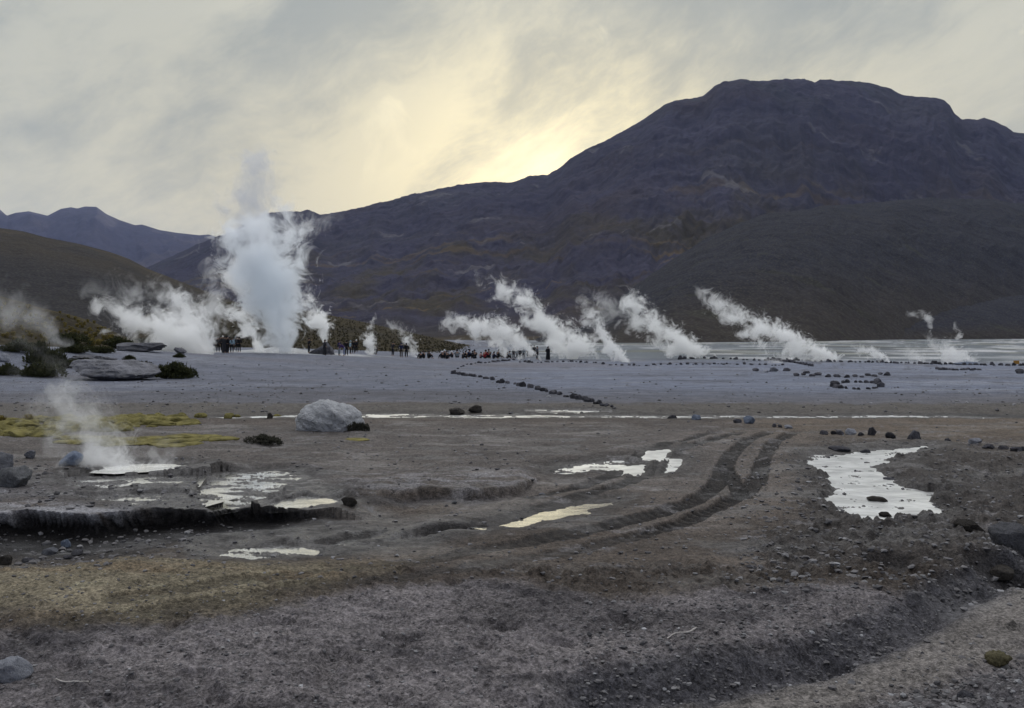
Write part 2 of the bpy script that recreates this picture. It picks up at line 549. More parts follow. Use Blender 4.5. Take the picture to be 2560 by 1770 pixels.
def build_ground():
    us = np.arange(-190, 2751, 1.9)
    th = np.arctan((us - CU) / F)
    e = np.radians(np.array([38, 43, 50, 58, 68, 80, 95, 112, 130, 150, 168]))
    th = np.concatenate([-e[::-1], th, e, [math.pi]])
    vs = np.arange(1960, 866, -1.9)
    rr = H * F / (vs - HZ)
    near = np.linspace(0.02, rr[0], 14)[:-1]
    far = np.geomspace(rr[-1], 9500, 74)[1:]
    rr = np.concatenate([near, rr, far])
    R, T = np.meshgrid(rr, th, indexing='ij')
    nr, nc = R.shape
    x, y = (R * np.sin(T)).ravel(), (R * np.cos(T)).ravel()
    r = R.ravel()
    zm = zmacro(x, y)
    u, v = project(x, y, zm)
    front = y > 0.5
    u = np.where(front, u, -9000.0)
    v = np.where(front, v, 9000.0)
    near_f = 1 - sstep(60, 160, r)

    # warped photo-plane coordinates give ragged zone edges
    wob = fbm(x * 0.9, y * 0.9, 5, 0.6, 21)
    wob2 = fbm(x * 3.1, y * 3.1, 4, 0.6, 31)
    vw = v + (wob * 26 + wob2 * 12) * np.clip((v - 860) / 500, 0.05, 1)
    uw = u + wob * 60 * np.clip((v - 860) / 500, 0.08, 1)

    z = np.zeros_like(x)
    tint = np.zeros((len(x), 3))
    wet = np.zeros_like(x)
    grit = np.full_like(x, 0.4)

    def setc(mask, c):
        mk = np.clip(mask, 0, 1)[:, None]
        tint[:] = tint * (1 - mk) + np.array(c) * mk

    ed = np.interp(u, [p[0] for p in PLAIN_EDGE], [p[1] for p in PLAIN_EDGE])
    plain = 1 - sstep(-8, 8, vw - ed)
    # --- colours of the soil zones
    setc(np.ones_like(x), (0.106, 0.087, 0.074))
    patch = fbm(x * 0.25, y * 0.5, 4, 0.55, 5)
    setc(sstep(0.0, 0.5, patch), (0.155, 0.129, 0.110))
    setc(sstep(0.05, 0.5, -patch) * 0.8, (0.060, 0.051, 0.046))
    mid = sstep(1045, 1075, vw) * (1 - sstep(1190, 1260, vw)) * (1 - sstep(1700, 2000, uw))
    setc(mid * 0.6, (0.150, 0.138, 0.137))
    setc(mid * sstep(0.05, 0.35, fbm(x * 0.35, y * 1.5, 4, 0.6, 55)) * 0.7, (0.085, 0.075, 0.070))
    tanr = sstep(1036, 1050, vw) * (1 - sstep(1085, 1120, vw)) * sstep(1750, 2000, uw)
    setc(tanr * 0.75, (0.165, 0.130, 0.098))
    setc(plain, (0.205, 0.226, 0.285))
    pp = fbm(x * 0.05, y * 0.22, 5, 0.6, 44)
    setc(plain * sstep(0.05, 0.45, pp) * 0.8, (0.30, 0.315, 0.360))
    setc(plain * sstep(0.05, 0.4, -pp) * 0.8, (0.140, 0.142, 0.165))
    pk = fbm(x * 0.02, y * 0.05, 3, 0.5, 47)
    setc(plain * sstep(0.1, 0.4, pk) * 0.45, (0.20, 0.172, 0.168))
    setc(plain * sstep(0.25, 0.6, fbm(x * 0.7, y * 1.6, 4, 0.6, 49)) * 0.7, (0.095, 0.093, 0.102))
    setc(plain * sstep(0.18, 0.45, fbm(x * 0.12, y * 0.9, 5, 0.62, 50)) * 0.8, (0.105, 0.102, 0.112))
    setc(plain * sstep(0.2, 0.5, fbm(x * 0.16, y * 0.75, 5, 0.6, 51)) * 0.7, (0.29, 0.292, 0.315))
    setc(plain * sstep(700, 1150, 2200 - u) * 0.35, (0.135, 0.132, 0.142))
    # the left and centre of the plain near the stream is browner and dirtier
    setc(plain * sstep(965, 1002, vw) * 0.65, (0.130, 0.124, 0.128))
    # muddy stream banks
    bankband = sstep(1001, 1016, vw) * (1 - sstep(1040, 1054, vw))
    setc(bankband * 0.95, (0.068, 0.058, 0.048))
    wet = np.maximum(wet, bankband * 0.35)
    # right rough ground
    sd = poly_sd(uw, vw, RIGHT_ROUGH, 120)
    rr_m = sstep(-40, 50, sd)
    setc(rr_m * 0.9, (0.074, 0.067, 0.064))
    setc(rr_m * sstep(0.15, 0.5, fbm(x * 3.2, y * 3.2, 4, 0.65, 75)) * 0.8, (0.135, 0.124, 0.118))
    setc(rr_m * sstep(0.15, 0.5, fbm(x * 2.6, y * 2.6, 4, 0.65, 76)) * 0.8, (0.035, 0.032, 0.031))
    # foreground dirt
    sd = poly_sd(uw, vw, FORE, 200)
    fore = sstep(-14, 16, sd)
    setc(fore, (0.205, 0.186, 0.186))
    fp = fbm(x * 0.8, y * 1.1, 5, 0.6, 71)
    setc(fore * sstep(0.1, 0.5, fp) * 0.7, (0.275, 0.250, 0.242))
    setc(fore * sstep(0.02, 0.35, -fp) * 0.8, (0.080, 0.074, 0.078))
    setc(fore * sstep(0.1, 0.4, fbm(x * 0.33, y * 0.7, 4, 0.55, 72)) * 0.6, (0.070, 0.064, 0.066))
    setc(fore * sstep(0.15, 0.5, fbm(x * 3.2, y * 4.4, 4, 0.65, 73)) * 0.45, (0.070, 0.065, 0.068))
    setc(fore * sstep(0.2, 0.5, fbm(x * 4.4, y * 6.0, 4, 0.65, 74)) * 0.35, (0.27, 0.245, 0.23))
    churn = sstep(1400, 1430, vw) * (1 - fore) * (1 - sstep(2300, 2500, uw))
    setc(churn * 0.8, (0.078, 0.064, 0.054))
    # ochre algae patch
    sd = poly_sd(uw, vw, TAN, 120)
    tan_m = sstep(-30, 60, sd)
    tan_m = tan_m * sstep(-0.45, 0.05, fbm(x * 0.9, y * 1.6, 5, 0.65, 78) + 0.25 * (sd / 60.0))
    setc(tan_m * 0.8, (0.235, 0.203, 0.138))
    setc(tan_m * sstep(0.0, 0.4, fbm(x * 0.7, y * 2.2, 4, 0.6, 77)) * 0.6, (0.185, 0.135, 0.085))
    setc(tan_m * sstep(0.15, 0.45, fbm(x * 1.9, y * 3.0, 4, 0.6, 79)) * 0.6, (0.30, 0.275, 0.19))
    setc(tan_m * sstep(0.2, 0.5, fbm(x * 2.6, y * 4.6, 4, 0.65, 80)) * 0.5, (0.075, 0.068, 0.062))
    setc(tan_m * sstep(0.1, 0.45, fbm(x * 7, y * 11, 3, 0.65, 88)) * 0.6, (0.10, 0.085, 0.065))

    mudz = sstep(1046, 1062, vw) * (1 - fore) * (1 - tan_m)
    tint *= (1 - 0.30 * mudz - 0.14 * fore - 0.20 * plain)[:, None]
    tint *= np.where(mudz[:, None] > 0, 1 + mudz[:, None] * np.array((0.03, -0.01, -0.07)), 1)
    wet = np.maximum(wet, mudz * (0.22 + 0.4 * sstep(0.0, 0.4, fbm(x * 0.5, y * 1.4, 4, 0.6, 57))))

    # --- heights
    amp = 0.030 + 0.05 * rr_m + 0.025 * churn - 0.012 * plain + 0.012 * fore
    z += (amp * fbm(x * 1.1, y * 1.1, 5, 0.55, 1) * 1.5) * near_f
    z += (0.030 + 0.03 * rr_m) * fbm(x * 0.35, y * 0.35, 3, 0.5, 2) * near_f * (1 - 0.4 * plain)
    hf = (0.011 + 0.022 * rr_m + 0.012 * churn + 0.007 * fore) * (1 - 0.4 * plain)
    z += hf * fbm(x * 6.0, y * 6.0, 4, 0.62, 3) * 1.6 * (1 - sstep(14, 40, r))
    # clods and hoof dents
    dn = perlin(x * 3.2, y * 3.2, 13)
    z -= 0.060 * sstep(0.25, 0.7, dn) * fore
    cl = fbm(x * 14, y * 14, 3, 0.6, 16)
    z += 0.016 * cl * np.maximum(np.maximum(rr_m, churn), fore * 0.7) * (1 - sstep(9, 20, r)) * 1.5
    z += 0.03 * sstep(0.1, 0.6, fbm(x * 5.5, y * 5.5, 3, 0.6, 17)) * np.maximum(np.maximum(rr_m * 1.5, churn), fore * 0.55) * (1 - sstep(12, 28, r))
    z += 0.028 * sstep(0.28, 0.62, perlin(x * 9.0, y * 9.0, 14)) * np.maximum(np.maximum(rr_m, churn), fore * 0.7)
    z += 0.035 * sstep(0.25, 0.6, perlin(x * 4.1, y * 4.1, 15)) * np.maximum(rr_m, churn)
    grit = np.where(fore > 0.5, 0.9, grit) * (1 - 0.5 * plain)

    # ochre patch stands a little proud of the wet floor behind it
    z = z * (1 - 0.6 * tan_m) + 0.05 * tan_m

    # ledge of sinter on the left: plateau behind, wet floor in front
    d, sd_, _ = seg_dist(x, y, W(LEDGE))
    jit = 0.13 * fbm(x * 0.9, y * 0.9, 4, 0.5, 61)
    q = d * sd_ + jit
    q_face = q.copy()
    qledge = np.where(np.abs(u - 350) < 560, q, 9.0)
    uin = sstep(900, 640, u) * sstep(-900, -300, u)
    up = sstep(-0.035, 0.035, q) * (1 - sstep(1.2, 4.6, q)) * uin * (v < 1500)
    overhang = 0.13 * sstep(-0.01, 0.03, q) * sstep(0.5, 0.0, q) * uin
    z += 0.15 * (1 - 0.55 * sstep(420, 660, u)) * up
    dn_ = sstep(0.06, -0.08, q) * (1 - sstep(1.3, 2.2, -q)) * uin * (v < 1500)
    z -= 0.08 * dn_ * (1 - tan_m)
    lip_shade_m = sstep(0.03, -0.01, q) * sstep(-1.9, -0.5, q) * uin * (1 - tan_m)
    setc(lip_shade_m * 0.97, (0.016, 0.015, 0.015))  # wet floor and ledge face coloured near-black for the shade under the lip
    wet = np.maximum(wet, lip_shade_m * 0.30 * (q < -0.25))
    rim = sstep(-0.01, 0.03, q) * (1 - sstep(0.15, 0.6, q)) * sstep(-0.45, 0.0, fbm(x * 2.5, y * 5, 4, 0.6, 59)) * uin * (1 - sstep(560, 700, u))
    setc(rim * 0.9, (0.33, 0.327, 0.345))
    plate = sstep(0.3, 0.8, q) * (1 - sstep(1.8, 3.2, q)) * uin
    setc(plate * 0.85, (0.105, 0.098, 0.10))
    setc(plate * sstep(0.1, 0.5, fbm(x * 1.3, y * 4.0, 4, 0.6, 63)) * 0.8, (0.22, 0.215, 0.23))
    z += plate * 0.03 * fbm(x * 2.5, y * 6.0, 4, 0.6, 64)
    # second, lower ledge
    d, sd_, _ = seg_dist(x, y, W(LEDGE2))
    q2 = d * sd_ + 0.22 * fbm(x * 1.9, y * 1.9, 5, 0.62, 65)
    uin2 = sstep(800, 880, u) * sstep(1380, 1280, u)
    up2 = sstep(-0.06, 0.06, q2) * (1 - sstep(0.5, 3.0, q2)) * uin2
    z += 0.12 * up2 * (v < 1330)
    setc(sstep(0.02, -0.05, q2) * sstep(-0.55, -0.1, q2) * uin2 * 0.9, (0.045, 0.04, 0.04))  # shaded front of this ledge put into the colour as a dark strip
    crust = sstep(0.0, 0.1, q2) * (1 - sstep(0.5, 1.6, q2)) * uin2
    setc(crust * sstep(-0.25, 0.3, fbm(x * 2.0, y * 4.0, 4, 0.6, 66)) * 0.85, (0.22, 0.213, 0.22))
    z += crust * 0.04 * fbm(x * 3.0, y * 5.0, 4, 0.6, 67)
    # pale crust streaks around the hot pool
    cr3 = sstep(1170, 1190, vw) * (1 - sstep(1235, 1262, vw)) * sstep(680, 760, uw) * (1 - sstep(1180, 1300, uw))
    setc(cr3 * sstep(0.05, 0.35, fbm(x * 1.2, y * 3.5, 4, 0.62, 68)) * 0.7, (0.24, 0.23, 0.235))

    # dry wash at the lower right, with its bank
    d, sd_, _ = seg_dist(x, y, WB)
    q = d * sd_ + 0.10 * fbm(x * 1.6, y * 1.6, 5, 0.6, 81)
    uin = sstep(1300, 1500, u)
    d2, sd2, _ = seg_dist(x, y, WR)
    q3 = d2 * sd2 + 0.20 * fbm(x * 1.3, y * 1.3, 5, 0.6, 82)
    ch = sstep(0.20, -0.22, q) * uin
    lift = sstep(0.15, -0.5, q3) * uin
    z -= 0.20 * ch * (1 - 0.75 * lift)
    floor = sstep(-0.08, -0.25, q) * sstep(-0.05, 0.12, q3) * uin
    setc(floor * 0.95, (0.180, 0.164, 0.150))
    z -= floor * z * 0.35
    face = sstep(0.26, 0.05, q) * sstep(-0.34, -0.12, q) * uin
    setc(face * 0.85, (0.075, 0.073, 0.080))  # bank slope painted darker, as the side turned from the bright sky
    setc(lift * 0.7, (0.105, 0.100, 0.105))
    z += lift * (0.03 + 0.05 * fbm(x * 4.5, y * 4.5, 4, 0.6, 83))
    grit = np.where(lift > 0.3, 1.0, grit)
    # hollows in the rough ground on the right
    for (hu, hv, rad, dep) in ((2232, 1405, 0.30, 0.10), (2500, 1408, 0.34, 0.12), (2120, 1160, 0.3, 0.05)):
        c = at(hu, hv)
        g = np.hypot((x - c.x), (y - c.y) * 1.1) / rad + 0.35 * fbm(x * 2.4, y * 2.4, 4, 0.6, 91)
        z -= dep * sstep(1.0, 0.55, g)
        z += dep * 0.5 * sstep(0.7, 1.2, g) * sstep(2.2, 1.2, g) * sstep(0.0, 0.3, y - c.y)
        setc(sstep(1.05, 0.6, g) * 0.7, (0.05, 0.046, 0.045))  # shade inside the hollows painted into the soil colour
    # stream bed: cut into the flat
    sb = sstep(1022, 1030, v) * (1 - sstep(1040, 1047, v)) * sstep(460, 640, u)
    z -= 0.10 * sb
    z += 0.12 * np.clip(fbm(x * 1.1, y * 1.6, 4, 0.6, 93) + 0.1, 0, 1) * sstep(1004, 1014, v) * (1 - sstep(1022, 1030, v))
    rb = sstep(1026, 1033, v) * (1 - sstep(1038, 1044, v)) * sstep(2050, 2250, u)
    setc(rb * 0.9, (0.03, 0.028, 0.026))

    # tyre tracks with lugs
    dark_, pale_ = np.zeros(len(x)), np.zeros(len(x))
    for k, tr in enumerate(TRACKS):
        d, sd_, arc = seg_dist(x, y, W(tr))
        m = (d < 0.8) & (v > 1070) & (v < 1660)
        if not m.any():
            continue
        dd = d[m] + 0.03 * fbm(x[m] * 2, y[m] * 2, 3, 0.5, 100 + k)
        w = 0.130 if k != 4 else 0.11
        tk = sstep(w + 0.018, w - 0.018, dd)
        fade = sstep(1068, 1090, v[m]) * (1 - 0.5 * sstep(1300, 1440, v[m])) * (1 - sstep(1520, 1640, v[m]) * 0.6)
        lug = np.sin((arc[m] + np.abs(d[m]) * 0.7) * 2 * np.pi / 0.15)
        z[m] = z[m] * (1 - 0.6 * tk * fade) + fade * tk * (1 - 0.75 * sstep(1290, 1400, v[m])) * (-0.040 + 0.024 * sstep(-0.2, 0.4, lug) * (dd < w))
        z[m] += fade * (1 - 0.85 * sstep(1290, 1400, v[m])) * 0.018 * sstep(w + 0.09, w + 0.03, dd) * (1 - tk) * (0.6 + fbm(x[m] * 3, y[m] * 3, 3, 0.6, 120))
        mk = (tk * fade * ((0.98 - 0.18 * sstep(-0.2, 0.5, lug)) + 0.2 * fbm(x[m] * 2.5, y[m] * 2.5, 3, 0.6, 140 + k)))[:, None]
        tint[m] = tint[m] * (1 - mk) + np.array((0.012, 0.010, 0.009)) * mk
        dark_[m] = np.maximum(dark_[m], mk[:, 0])
        pale_[m] = np.maximum(pale_[m], sstep(0.75, 0.25, d[m]) * fade * 0.4 * (v[m] < 1330))
    pale_ = (pale_ * (1 - np.clip(dark_ * 2, 0, 1)))[:, None]
    tint[:] = tint * (1 - pale_) + np.array((0.150, 0.128, 0.112)) * pale_

    # moss carpet lies on a damp dark soil
    # water hollows; the level is fixed and the soil dips under it where the water is
    levels = []
    taken = np.zeros(len(x), bool)
    for (nm, poly, broken, kind) in WATERS:
        wp = W(poly)
        cx, cyy = np.mean([p[0] for p in wp]), np.mean([p[1] for p in wp])
        base = {'hot_pool': 0.15}.get(nm, 0.0)
        if nm == 'puddle':
            cu, cv = np.mean([p[0] for p in poly]), np.mean([p[1] for p in poly])
            if cv < 1296 and cu < 850:
                base = 0.11 if cu < 560 else 0.055
            elif 1310 < cv < 1400 and cu < 1250:
                base = -0.06
        lvl = base - {'stream': 0.08, 'stream_branch': 0.06, 'pool': 0.045}.get(nm, 0.02)
        slope = 0.030 if nm == 'pool' else 0.040 if (nm == 'puddle' and cv < 1200 and cu > 1300) else 0.0
        lvl0 = lvl
        sd = poly_sd(x, y, wp, 1.2)
        m = sd > -1.1
        if m.any():
            lvl = lvl0 + slope * (y[m] - cyy)
            mx = float(sd[m].max())
            e_ = sd[m] + min(0.17, 0.45 * mx) * fbm(x[m] * 2.6, y[m] * 3.6, 4, 0.6, 131) + (min(0.03, 0.1 * mx) * fbm(x[m] * 11, y[m] * 11, 3, 0.6, 132))
            if nm.startswith('stream'):
                br = 1.0 * fbm(x[m] * 0.55, y[m] * 5.0, 6, 0.7, 133)
            else:
                br = 1.1 * fbm(x[m] * 1.5, y[m] * 4.6, 6, 0.72, 133) + 0.25 * fbm(x[m] * 12.0, y[m] * 18.0, 3, 0.7, 134)
            thr = 0.60 - broken * 0.95              # broken 0 -> always water, 0.7 -> about half
            isl = np.clip((br - thr) * 2.2, -1, 1)
            dip = sstep(-0.02, 0.10, e_)
            zin = lvl + np.where(isl > 0, 0.030 * isl, 0.045 * isl * dip)
            zout = np.maximum(z[m], lvl + 0.012 + 0.06 * sstep(0.0, -0.5, e_))
            blend = sstep(-0.9, -0.35, e_)
            blend = blend * np.where((base > 0) & (qledge[m] < 0.02), 0, 1)
            zo = z[m] * (1 - blend) + zout * blend
            ins = sstep(-0.06, 0.05, e_)
            keep = taken[m] & (ins < 0.5)
            z[m] = np.where(keep, z[m], zo * (1 - ins) + zin * ins)
            tk_ = taken[m]
            tk_ |= (e_ > -0.12)
            taken[m] = tk_
            wv = np.maximum(ins * 0.85, sstep(-0.45, 0.0, e_) * 0.45)
            wet[m] = np.maximum(wet[m], wv)
            mk = (np.maximum(ins * 0.8, sstep(-0.6, -0.02, e_) * 0.75))[:, None]
            tint[m] = tint[m] * (1 - mk) + np.array((0.036, 0.031, 0.028)) * mk
        levels.append((nm, wp, lvl0 + float(zmacro(cx, cyy)), kind, slope, cyy))

    # soaked ground around and below the hot pool
    sd = poly_sd(uw, vw, [(150, 1200), (480, 1178), (760, 1178), (900, 1262), (1260, 1320), (1240, 1350), (850, 1392), (450, 1392), (430, 1310), (150, 1256)], 120)
    soak = sstep(-10, 25, sd)
    wet = np.maximum(wet, soak * (0.55 + 0.5 * sstep(-0.2, 0.35, fbm(x * 2.2, y * 5.0, 4, 0.6, 171))))
    setc(soak * (0.35 + 0.5 * sstep(-0.25, 0.2, fbm(x * 1.1, y * 2.6, 4, 0.6, 175))), (0.046, 0.041, 0.038))
    setc(soak * sstep(0.25, 0.5, fbm(x * 3.0, y * 6.5, 4, 0.65, 172)) * 0.6, (0.20, 0.195, 0.20))
    # pale dried crust and darker damp stains on the open mud
    open_mud = sstep(1045, 1070, v) * (1 - sstep(1400, 1450, v)) * (1 - soak) * (1 - tan_m)
    crk = fbm(x * 1.6, y * 3.2, 5, 0.6, 173)
    setc(open_mud * sstep(0.18, 0.42, crk) * 0.55, (0.19, 0.18, 0.182))
    dmp = fbm(x * 0.6, y * 1.5, 4, 0.6, 174)
    dm_ = open_mud * sstep(0.08, 0.35, dmp)
    setc(dm_ * 0.6, (0.062, 0.056, 0.053))
    wet = np.maximum(wet, dm_ * 0.55)

    # far wet flats with pale mineral streaks beyond the rock line
    flats = sstep(104, 125, r) * sstep(-6, 6, x * 100 / np.maximum(y, 1)) * (y > 0)
    setc(flats * 0.95, (0.135, 0.150, 0.160))
    stq = fbm(x * 0.02, y * 0.085, 5, 0.62, 151)
    setc(flats * sstep(0.08, 0.28, stq) * 0.9, (0.46, 0.46, 0.46))
    setc(flats * sstep(0.10, 0.35, -stq) * 0.9, (0.085, 0.085, 0.075))
    st2 = fbm(x * 0.012, y * 0.05, 4, 0.6, 153)
    setc(flats * sstep(0.12, 0.35, st2) * 0.6, (0.20, 0.195, 0.12))
    wet = np.maximum(wet, flats * sstep(0.05, 0.3, fbm(x * 0.018, y * 0.09, 4, 0.6, 155)) * 0.9)
    setc(lip_shade_m * sstep(-1.0, -0.35, q_face) * 0.97, (0.013, 0.012, 0.012))  # under-lip shade painted again over the ledge face
    wet = wet * (1 - lip_shade_m * sstep(-0.6, -0.2, q_face))
    # white sinter around the big geyser
    c = at(690, 880)
    gm = np.hypot((x - c.x) / 12, (y - c.y) / 7)
    setc(sstep(1.25, 0.7, gm + 0.5 * fbm(x * 0.3, y * 0.6, 4, 0.6, 161)) * 0.8, (0.46, 0.46, 0.45))
    z += 0.9 * np.exp(-((x - c.x) / 3.2) ** 2 - ((y - c.y - 3) / 3.0) ** 2)

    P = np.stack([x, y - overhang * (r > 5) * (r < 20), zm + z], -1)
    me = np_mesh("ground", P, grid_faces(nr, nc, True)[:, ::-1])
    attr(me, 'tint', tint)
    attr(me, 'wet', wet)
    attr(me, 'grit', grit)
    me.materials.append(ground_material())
    g = tag(link(bpy.data.objects.new("ground", me)), kind='structure')
    # lookup of the real surface
    zz = (zm + z).reshape(nr, nc)

    def gz(px, py):
        rad, t = math.hypot(px, py), math.atan2(px, py)
        i = min(max(int(np.searchsorted(rr, rad)) - 1, 0), nr - 2)
        j = min(max(int(np.searchsorted(th, t)) - 1, 0), nc - 2)
        a = min(max((rad - rr[i]) / (rr[i + 1] - rr[i]), 0), 1)
        b = min(max((t - th[j]) / (th[j + 1] - th[j]), 0), 1)
        return float((zz[i, j] * (1 - b) + zz[i, j + 1] * b) * (1 - a) + (zz[i + 1, j] * (1 - b) + zz[i + 1, j + 1] * b) * a)
    return levels, gz


LEVELS, GZ = build_ground()

WATER = {'ripple': water_material('rippled_water', 0.004, (0.16, 0.16, 0.15), 0.90, 0.30, 9.0),
         'still': water_material('still_water', 0.0014, (0.08, 0.078, 0.07), 0.92, 0.16, 10.0),
         'milky': water_material('steaming_water', 0.01, (0.45, 0.45, 0.42), 0.85, 0.22, 6.0, 0.0)}


def build_water():
    for wi, (nm, wp, lvl, kind, slope, yc) in enumerate(LEVELS):
        lvl += 0.0011 * (wi % 5)
        bm = bmesh.new()
        P = np.array(wp)
        c = P.mean(0)
        n = len(P)
        # push the outline outwards a little so that the soil, not the sheet, makes the shoreline
        area = 0.5 * np.sum(P[:, 0] * np.roll(P[:, 1], -1) - np.roll(P[:, 0], -1) * P[:, 1])
        sgn = 1 if area > 0 else -1
        Q = []
        for i in range(n):
            a, b = P[i - 1], P[(i + 1) % n]
            t = (b - a) / (np.hypot(*(b - a)) + 1e-9)
            Q.append(P[i] + (0.06 if nm == 'hot_pool' else 0.20) * sgn * np.array((t[1], -t[0])))
        zs = [lvl + slope * (q[1] - yc) + (float(zmacro(*q)) - float(zmacro(*c)) if nm.startswith('stream') else 0) for q in Q]
        vs = [bm.verts.new((q[0], q[1], z)) for q, z in zip(Q, zs)]
        f = bm.faces.new(vs)
        bmesh.ops.triangulate(bm, faces=[f], ngon_method='EAR_CLIP')
        bmesh.ops.recalc_face_normals(bm, faces=bm.faces)
        for f in bm.faces:
            if f.normal.z < 0:
                f.normal_flip()
        me = bpy.data.meshes.new(nm)
        bm.to_mesh(me)
        bm.free()
        me.materials.append(WATER[kind])
        tag(link(bpy.data.objects.new(nm, me)), kind='structure')


build_water()


# ------------------------------------------------------------------ HILLS AND MOUNTAINS
def hill(name, ridge, y0, yR, back, tintf, mat, power=1.5, amp=0.0, freq=0.01, du=4.0, rows=200, seed=0, base=-3.0, gully=0.5, fine=0.0, bulge=None):
    """a ridge with a front slope down to y0 and a back slope; ridge = outline seen from the viewpoint, set at depth yR"""
    ru, rv = np.array([p[0] for p in ridge], float), np.array([p[1] for p in ridge], float)
    u = np.arange(ru[0], ru[-1] + du, du)
    vr = np.interp(u, ru, rv)
    Y0 = np.interp(u, [p[0] for p in y0], [p[1] for p in y0]) if isinstance(y0, list) else np.full_like(u, y0)
    YR = np.interp(u, [p[0] for p in yR], [p[1] for p in yR]) if isinstance(yR, list) else np.full_like(u, yR)
    zr = H + (HZ - vr) * YR / F
    s = np.concatenate([np.linspace(0, 1, rows) ** 1.15, 1 + np.linspace(0, 1, 24)[1:] ** 1.3])
    S, U = np.meshgrid(s, u, indexing='ij')
    Sf = np.minimum(S, 1)
    Y = Y0[None] + (YR - Y0)[None] * Sf + np.maximum(S - 1, 0) * back
    X = (U - CU) / F * Y
    G = Sf ** power
    if bulge is not None:
        G = bulge(Sf, U)
    Z = base + (zr[None] - base) * G
    B = np.clip(S - 1, 0, 1)
    Z = Z * (1 - B) + (base - 30) * B
    env = np.clip(Sf * 3, 0, 1) * np.clip((1 - Sf) * 5.0, 0, 1)
    n = fbm(X * freq, Y * freq, 6, 0.52, seed, ridged=True) - 0.15
    # gullies run downhill
    gu = fbm(X / np.maximum(Y, 1) * 14 + 0.4 * fbm(X * freq, Y * freq, 3, 0.5, seed + 9), Y * freq * 0.35, 5, 0.55, seed + 20, ridged=True) - 0.15
    big = fbm(X * freq * 0.4 + 3.0, Y * freq * 0.25, 4, 0.5, seed + 41, ridged=True) - 0.15
    n = n * 0.75 + big * 0.8
    rel = np.maximum(zr[None] - base, 1.0)
    Z = Z + amp * env * rel * (n * (1 - gully) + gu * gully)
    if fine:
        Z = Z + fine * fbm(X * freq * 9, Y * freq * 9, 4, 0.6, seed + 33) * np.clip(Sf * 8, 0, 1) * np.clip((1 - Sf) * 10 + 0.25, 0, 1)
    tint = tintf(X, Y, Z, Sf, U, HZ - (Z - H) * F / np.maximum(Y, 1))
    nr, nc = S.shape
    me = np_mesh(name, np.stack([X, Y, Z], -1).reshape(-1, 3), grid_faces(nr, nc))
    attr(me, 'tint', tint.reshape(-1, 3))
    me.materials.append(mat)
    return tag(link(bpy.data.objects.new(name, me)), kind='structure')


def blend(t, m, c):
    m = np.clip(m, 0, 1)[..., None]
    return t * (1 - m) + np.array(c) * m


FAR_RIDGE = [(-900, 600), (-400, 560), (-120, 535), (-40, 520), (0, 524), (17, 539), (39, 532), (72, 528), (119, 539), (152, 522), (177, 518), (194, 521), (213, 516), (241, 517), (266, 535), (299, 550),
             (338, 563), (355, 561), (399, 575), (443, 582), (499, 588), (521, 586), (549, 594), (620, 600), (760, 612), (900, 640)]
MAIN_RIDGE = [(300, 700), (420, 650), (500, 612), (554, 592), (585, 581), (610, 565), (638, 550), (665, 538), (693, 533), (721, 532), (748, 533), (768, 527), (780, 531), (798, 540), (832, 538), (887, 526),
              (942, 510), (998, 499), (1053, 486), (1109, 472), (1164, 466), (1220, 460), (1280, 458), (1324, 445), (1369, 442), (1402, 421), (1424, 402), (1463, 379), (1513, 355), (1557, 330),
              (1613, 297), (1663, 266), (1690, 256), (1724, 252), (1757, 243), (1785, 222), (1812, 212), (1851, 203), (1876, 207), (1906, 204), (1945, 202), (1995, 197), (2023, 203), (2037, 209),
              (2051, 202), (2084, 205), (2123, 207), (2156, 209), (2195, 218), (2228, 230), (2261, 245), (2300, 245), (2333, 247), (2361, 255), (2375, 266), (2386, 287), (2405, 303), (2433, 305),
              (2461, 299), (2488, 307), (2516, 320), (2533, 331), (2560, 334), (2700, 370), (3000, 470), (3500, 640), (4200, 800)]
LEFT_RIDGE = [(-1200, 560), (-500, 560), (-150, 562), (0, 570), (58, 578), (117, 594), (195, 609), (273, 629), (324, 648), (370, 672), (429, 695), (468, 710), (540, 738), (620, 765), (720, 800), (820, 835)]
CENTRE_RIDGE = [(330, 800), (420, 770), (520, 752), (620, 758), (720, 768), (800, 783), (839, 791), (917, 807), (995, 824), (1073, 842), (1151, 859), (1190, 865), (1260, 872), (1340, 878), (1420, 884)]
RIGHT_RIDGE = [(1340, 840), (1420, 818), (1500, 780), (1560, 738), (1641, 682), (1712, 638), (1774, 602), (1862, 566), (1941, 548), (2030, 536), (2107, 526), (2220, 514), (2333, 507), (2444, 507), (2560, 514), (2750, 540), (3200, 620), (3900, 760)]
SPUR_RIDGE = [(1880, 838), (2000, 822), (2120, 798), (2230, 778), (2320, 762), (2417, 752), (2500, 742), (2560, 737), (2700, 722), (3000, 715), (3500, 740)]
KNOLL_RIDGE = [(-700, 700), (-300, 708), (-120, 722), (0, 740), (45, 752), (95, 768), (140, 778), (200, 794), (250, 812), (290, 832), (330, 850), (380, 868)]


